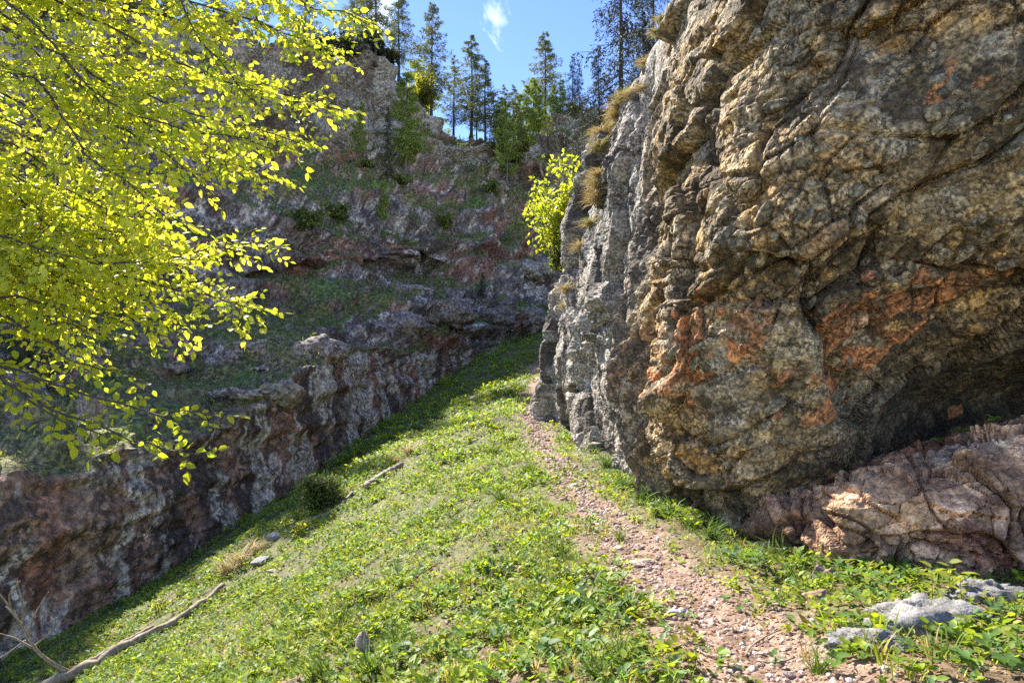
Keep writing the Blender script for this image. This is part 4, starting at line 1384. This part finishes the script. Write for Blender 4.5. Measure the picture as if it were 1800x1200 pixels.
tag(obj('terrace_turf', acc.mesh('terrace_turf'), M_MEADOW), 'shaded tufted turf covering the ledges of the far cliff', 'grass', kind='stuff')

# ------------------------------------------------------------------ beech and maple at the left
rng = np.random.RandomState(77)
BL = {'V': [], 'Y': [], 'Z': [], 'S': [], 'C': []}


def branch_mesh(pts, r0, r1, n=6):
    a = Acc()
    V, F = tube(pts, np.linspace(r0, r1, len(pts)), n, .08, rng)
    a.add(V, F)
    return a


def leafy_branch(root, start, ctrl, tip, r0, leaf, pal, twig_len=.5, step=.055, dens=1.0, droop=.1, flat=.45, lists=None):
    pts = smooth_line([start] + ctrl + [tip], 22)
    pts[1:-1] += rng.normal(0, .012, (20, 3))
    acc_ = branch_mesh(pts, r0, .003)
    L = np.linalg.norm(np.diff(pts, axis=0), axis=1).sum()
    n = int(L / step * dens)
    side = 1
    for k in range(n):
        s = .22 + .78 * (k + rng.rand() * .6) / n
        c = np.array([np.interp(s, np.linspace(0, 1, 22), pts[:, i]) for i in range(3)])
        T = norm(np.array([np.interp(min(1, s + .05), np.linspace(0, 1, 22), pts[:, i]) for i in range(3)]) - c + 1e-5)
        px, py = proj(c)
        nrm = norm(np.array([.15, -.55, .8]) + rng.normal(0, flat * .6, 3))      # spray plane, tipped towards the light
        S = norm(np.cross(T, nrm)) * side
        side = -side
        d = norm(T * .75 + S * .75 + np.array([0, 0, -droop]) + rng.normal(0, .12, 3))
        if perlin(np.array([c * 1.6 + 3.3]))[0] < -.30 and s < .85:
            continue
        tl = twig_len * rng.uniform(.5, 1.1) * (1.05 - .75 * s)+.06
        e = c + d * tl + np.array([0, 0, -droop * .4]) * tl
        mid = (c + e) / 2 + rng.normal(0, .02, 3)
        V, F = tube(smooth_line([c, mid, e], 5), np.linspace(.003, .001, 5), 3)
        acc_.add(V, F)
        nl = max(3, int(tl / .034 * dens))
        for q in range(nl + 1):
            ss = .12 + .88 * q / nl
            lp = c * (1 - ss) + e * ss + np.array([0, 0, -.1 * tl * ss * (1 - ss)]) + rng.normal(0, .006, 3)
            sd = norm(np.cross(d, nrm)) * (1 if q % 2 else -1)
            ld = norm(d * .7 + sd * (.85 if q < nl else .1) + rng.normal(0, .25, 3) + np.array([0, 0, -.12]))
            lists.append((lp, ld, norm(nrm + rng.normal(0, flat, 3)), leaf * rng.uniform(.55, 1.25), np.array(pal[rng.randint(len(pal))]) * rng.uniform(.85, 1.15)))
    obj('branch', acc_.mesh('branch'), M_BARK_DARK, root)


def finish_tree(root, lists, mat, name='leaf', nobj=300):
    pos = np.array([l[0] for l in lists])
    Y = np.array([l[1] for l in lists])
    Z = np.array([l[2] for l in lists])
    S = np.array([l[3] for l in lists])
    Cc = np.array([l[4] for l in lists])
    px, py = proj(pos)
    vis = (px > 0) & (px < 1800) & (py > 0) & (py < 1200)
    size = np.where(vis, S / pos[:, 1], 0)
    order = np.argsort(-size)
    top_ = order[:nobj]
    rest = order[nobj:]
    meshes = []
    for k in range(6):
        c0 = Cc[top_[k * len(top_) // 6]]
        me = make_mesh(name, LEAF_V, LEAF_F, np.tile(c0, (8, 1)))
        me.materials.append(mat)
        meshes.append(me)
    for j, k in enumerate(top_):
        y = Vector(Y[k]).normalized()
        x = y.cross(Vector(Z[k])).normalized()
        z = x.cross(y)
        o = obj(name, meshes[j % 6], None, root)
        o.matrix_world = Matrix.Translation(Vector(pos[k])) @ Matrix((x, y, z)).transposed().to_4x4() @ Matrix.Scale(S[k], 4)
    V, F = instv(LEAF_V, LEAF_F, pos[rest], Y[rest], Z[rest], S[rest])
    fo = obj('foliage', make_mesh('foliage', V, F, np.repeat(Cc[rest], 8, 0)), mat, root)
    fo['kind'] = 'stuff'


BEECH_PAL = [(.50, .54, .06), (.44, .51, .06), (.58, .58, .09), (.36, .46, .06), (.54, .57, .12)]
bx, by = -5.6, 5.0
bz = gz(bx, by)[0]
beech = thing('beech_tree', 'spring beech with glowing yellow green leaves reaching in over the cliff', 'tree', (0, 0, 0))
trunk_pts = smooth_line([(bx, by, bz - .4), (bx + .1, by, bz + 2), (bx + .15, by - .05, bz + 4.5), (bx + .5, by, bz + 7.5), (bx + .9, by + .1, bz + 10)], 20)
obj('trunk', branch_mesh(trunk_pts, .20, .05, 12).mesh('trunk'), M_BARK_GREY, beech)


def trunk_at(z):
    return np.array([np.interp(z, trunk_pts[:, 2], trunk_pts[:, i]) for i in range(3)])


LST = []
BR = [  # control pixels and the tip; distances from the trunk inwards
    ([(-60, -60), (75, 60), (190, 180), (330, 220)], (445, 245), 4.4, 4.0),
    ([(-60, -120), (150, -60), (300, -30), (375, 80)], (450, 185), 4.6, 4.2),
    ([(-60, 95), (70, 145), (140, 240)], (245, 340), 4.3, 3.9),
    ([(-60, 380), (40, 425), (150, 465)], (260, 462), 4.2, 3.9),
    ([(-60, -160), (200, -120), (420, -60)], (650, 45), 4.8, 4.6),
    ([(-60, -110), (200, -40), (400, 20)], (590, 95), 4.8, 4.4),
    ([(-60, -80), (150, 40), (380, 130)], (605, 195), 4.9, 4.3),
    ([(-60, -40), (150, 110), (350, 200)], (535, 255), 4.7, 4.2),
    ([(-60, 0), (120, 130), (300, 240)], (480, 315), 4.7, 4.2),
    ([(-60, 60), (100, 160), (240, 250)], (355, 318), 4.6, 4.1),
    ([(-60, 120), (80, 210), (200, 290)], (300, 390), 4.5, 4.2),
    ([(-60, 170), (60, 230), (140, 290)], (270, 410), 4.6, 4.4),
    ([(-60, 230), (60, 270), (150, 340)], (250, 400), 4.4, 4.2),
    ([(-60, 290), (60, 320), (130, 370)], (215, 420), 4.4, 4.3),
    ([(-60, -60), (100, -20), (250, 30)], (400, 60), 5.0, 4.8),
    ([(-60, 20), (60, 80), (160, 90)], (330, 150), 5.0, 4.6),
    ([(-60, 330), (30, 350), (100, 400)], (300, 440), 4.5, 4.3),
    ([(-60, 390), (120, 430), (260, 460), (380, 440)], (465, 425), 4.5, 4.2),
    ([(-60, 400), (120, 460), (250, 500), (340, 515)], (458, 548), 4.5, 4.2),
    ([(-60, 420), (60, 440), (110, 490)], (200, 520), 4.4, 4.2),
    ([(-60, -140), (250, -80), (450, -20)], (540, 60), 5.2, 5.0),
    ([(-60, 430), (40, 470), (150, 530)], (330, 578), 4.5, 4.3),
    ([(-60, 410), (30, 450), (110, 500)], (230, 500), 4.7, 4.5),
    ([(-60, 440), (20, 480), (90, 540)], (180, 590), 4.5, 4.3),
    ([(-60, 470), (0, 510), (60, 570)], (130, 640), 4.6, 4.4),
    ([(-60, 300), (30, 330), (90, 380)], (170, 450), 4.5, 4.2),
    ([(-60, 350), (60, 400), (180, 430)], (330, 470), 4.7, 4.5),
    ([(-60, 300), (80, 350), (170, 380)], (270, 400), 4.8, 4.6),
]
for ctl, tip, d0, d1 in BR:
    n = len(ctl)
    ds = np.linspace(d0, d1, n + 1)
    cpts = [P(c[0], c[1], d) + rng.normal(0, .03, 3) for c, d in zip(ctl, ds)]
    st = trunk_at(cpts[0][2] - .35)
    leafy_branch(beech, st, cpts, P(*tip, ds[-1]), .018, .053, BEECH_PAL, .60, .046, 1.15, flat=.75, lists=LST)
finish_tree(beech, LST, M_BEECH)

maple = thing('maple_sapling', 'thin sapling below the beech with clustered lime green leaves', 'tree', (0, 0, 0))
mx_, my_ = -4.3, 4.3
mz_ = gz(mx_, my_)[0]
mtr = smooth_line([(mx_, my_, mz_ - .3), (mx_, my_, mz_ + 1.2), (mx_ + .15, my_ + .05, mz_ + 3.2), (mx_ + .3, my_, mz_ + 5)], 14)
obj('trunk', branch_mesh(mtr, .06, .015, 8).mesh('trunk'), M_BARK_GREY, maple)
LST2 = []
MPAL = [(.34, .40, .04), (.28, .36, .05), (.40, .43, .05)]
for ctl, tip, d0, d1 in (
        ([(-80, 620), (0, 640), (150, 690), (260, 725)], (395, 728), 4.2, 3.9),
        ([(-80, 640), (0, 668), (130, 735), (240, 775)], (358, 800), 4.1, 3.8),
        ([(-80, 520), (20, 550), (70, 600), (140, 635)], (255, 672), 4.4, 4.1),
        ([(-80, 560), (20, 570), (120, 570)], (205, 600), 4.4, 4.2),
        ([(-80, 600), (40, 690), (110, 740)], (190, 770), 4.0, 3.8),
        ([(-80, 500), (60, 530), (140, 545)], (210, 560), 4.3, 4.1)):
    ds = np.linspace(d0, d1, len(ctl) + 1)
    cpts = [P(c[0], c[1], d) for c, d in zip(ctl, ds)]
    st = np.array([np.interp(cpts[0][2] - .2, mtr[:, 2], mtr[:, i]) for i in range(3)])
    leafy_branch(maple, st, cpts, P(*tip, ds[-1]), .014, .06, MPAL, .26, .09, .9, droop=.3, flat=.55, lists=LST2)
finish_tree(maple, LST2, M_BEECH, nobj=200)

# ------------------------------------------------------------------ dead wood
def wood(name, label, pix, r0, r1, lift=.05, cat='log', twigs=None, n=26):
    t = thing(name, label, cat)
    pts = []
    for q in pix:
        g = ground_hit(*q[:2])
        pts.append(g + np.array([0, 0, (q[2] if len(q) > 2 else lift)]))
    pts = smooth_line(pts, n)
    pts[1:-1] += rng.normal(0, r0 * .18, (n - 2, 3))
    a = Acc()
    V, F = tube(pts, np.linspace(r0, r1, n), 8, .16, rng)
    a.add(V, F)
    obj('stem', a.mesh('stem'), M_DEAD, t)
    for tw in twigs or []:
        a = Acc()
        tp = smooth_line([np.array(w) for w in tw[0]], 12)
        V, F = tube(tp, np.linspace(tw[1], tw[2], 12), 6, .1, rng)
        a.add(V, F)
        obj('twig', a.mesh('twig'), M_DEAD, t)
    return t


wood('fallen_trunk', 'long bent pale dead trunk lying down the lower slope', [(30, 1235), (130, 1195), (230, 1140), (300, 1105), (350, 1070), (392, 1036)], .10, .045, .09)
d_ = 11.0
tw = []
for pl in ([(130, 1185), (90, 1165), (60, 1140), (35, 1090), (10, 1065)], [(60, 1140), (25, 1120), (-10, 1110)], [(50, 1115), (60, 1080), (85, 1040)], [(40, 1095), (40, 1060), (30, 1020)], [(60, 1135), (90, 1110), (100, 1085)], [(30, 1085), (5, 1050), (-10, 1035)], [(45, 1125), (10, 1150), (-10, 1160)], [(20, 1075), (15, 1045), (35, 1020)]):
    tw.append(([P(a, b, d_ - .1 * k) for k, (a, b) in enumerate(pl)], .035 if len(pl) > 4 else .018, .010 if len(pl) > 4 else .007))
tw2 = wood('dead_branch', 'bare forked dead branch with grey twigs beside the fallen trunk', [(270, 1112), (200, 1150), (150, 1178)], .03, .045, .1, 'branch', tw)
wood('log', 'short straight barkless log on the sunny slope', [(640, 862), (672, 842), (706, 822)], .09, .07, .07)
wood('stick', 'small forked stick lying high on the slope below the wall', [(812, 752), (826, 750), (845, 748)], .06, .03, .06, 'branch')
wood('stick', 'thin dark crooked branch below the short barkless log', [(500, 938), (545, 920), (585, 905), (608, 885), (620, 870)], .05, .03, .05, 'branch')
wood('stick', 'slim dry stick across the gravel at the path edge', [(1225, 1145), (1245, 1155), (1265, 1162)], .007, .005, .012, 'branch', n=10)
wood('stick', 'thin twig lying flat across the widest part of the path', [(1330, 1165), (1365, 1172), (1395, 1160)], .006, .004, .012, 'branch', n=10)
wood('stick', 'curved root-like twig beside the light grey outcrop', [(1310, 1160), (1320, 1140), (1355, 1120), (1390, 1105)], .006, .004, .012, 'branch', n=10)

# ------------------------------------------------------------------ single herbs near the path
rng = np.random.RandomState(91)
HERB_LEAVES = []
for k, c in enumerate([(.11, .20, .05), (.14, .24, .05), (.12, .21, .09), (.26, .29, .05), (.17, .25, .04)]):
    me = make_mesh('leaf', LEAF_V * np.array([1, 1, 1.4]), LEAF_F, np.tile(np.array(c), (8, 1)))
    me.materials.append(M_MEADOW)
    HERB_LEAVES.append(me)
stem_acc = Acc()
V, F = tube(np.array([(0, 0, -.1), (.02, 0, .4), (0, .02, 1.0)]), [.03, .025, .015], 5)
stem_acc.add(V, F, np.array((.14, .16, .05)))
STEM = stem_acc.mesh('stem')
STEM.materials.append(M_MEADOW)


def herb(label, px, py, h, leaf, nl, colr, group, base=None):
    g = ground_hit(px, py) if base is None else base
    t = thing('herb', label, 'plant', g, rng.uniform(0, 6.28), group)
    st = obj('stem', STEM, None, t)
    st.scale = (h * .35, h * .35, h)
    for k in range(nl):
        az = k * 2.4 + rng.uniform(-.3, .3)
        f = .35 + .65 * (k + 1) / nl
        el = rng.uniform(-.1, .55)
        y = Vector((math.cos(az), math.sin(az), el)).normalized()
        z = (Vector((0, 0, 1)) - y * el + Vector(rng.normal(0, .2, 3))).normalized()
        x = y.cross(z).normalized()
        z = x.cross(y)
        o = obj('leaf', HERB_LEAVES[colr], None, t)
        s = leaf * rng.uniform(.75, 1.15)
        o.matrix_world = Matrix.Translation((0, 0, h * f)) @ Matrix((x, y, z)).transposed().to_4x4() @ Matrix.Scale(s, 4)
    return t


gA = 'broad-leaved herbs at the foot of the slab'
for px, py in ((1265, 985), (1290, 995), (1325, 990), (1335, 1010), (1440, 1010), (1475, 1015), (1500, 1030), (1530, 1040), (1560, 1035), (1590, 1025), (1720, 1020), (1745, 1010), (1780, 1015)):
    herb('broad-leaved green herb at the shaded foot of the pink slab', px, py, rng.uniform(.08, .17), rng.uniform(.07, .11), 7, rng.choice([0, 2, 1]), gA)
gB = 'herbs around the grey limestone outcrop'
for px, py in ((1455, 1100), (1480, 1120), (1460, 1150), (1495, 1165), (1520, 1180), (1550, 1150), (1590, 1160), (1630, 1150), (1660, 1140), (1700, 1120), (1730, 1105), (1760, 1090), (1785, 1100), (1790, 1150), (1740, 1165), (1690, 1180), (1640, 1190), (1580, 1195), (1470, 1190), (1510, 1100), (1430, 1130), (1770, 1190), (1680, 1060), (1640, 1075)):
    herb('leafy green herb around the light grey limestone outcrop', px, py, rng.uniform(.05, .13), rng.uniform(.045, .08), 8, rng.choice([0, 1, 2, 3, 4]), gB)
for px, py in ((1640, 1060), (1670, 1050), (1690, 1075)):
    herb('yellow green maple seedling rising behind the grey outcrop', px, py, .24, .10, 6, 3, 'maple seedlings behind the outcrop')
for px, py in ((1650, 782), (1692, 768), (1748, 744)):
    herb('round-leaved green plant growing on top of the pink slab', px, py, .06, .09, 5, 1, 'plants on top of the slab', SV[surf_at(SV, spx, spy, px, py, 5)])
gC = 'leafy herbs on the slope downhill of the path'
for k in range(46):
    px, py = rng.uniform(700, 1200), rng.uniform(1010, 1200)
    if px > 1120 - (1200 - py) * .6 + 60 and py < 1130:
        px -= 250
    herb('leafy herb with pointed leaves on the open slope downhill of the path', px, py, rng.uniform(.05, .12), rng.uniform(.05, .09), 6, rng.choice([0, 1, 2, 2, 3, 4]), gC)
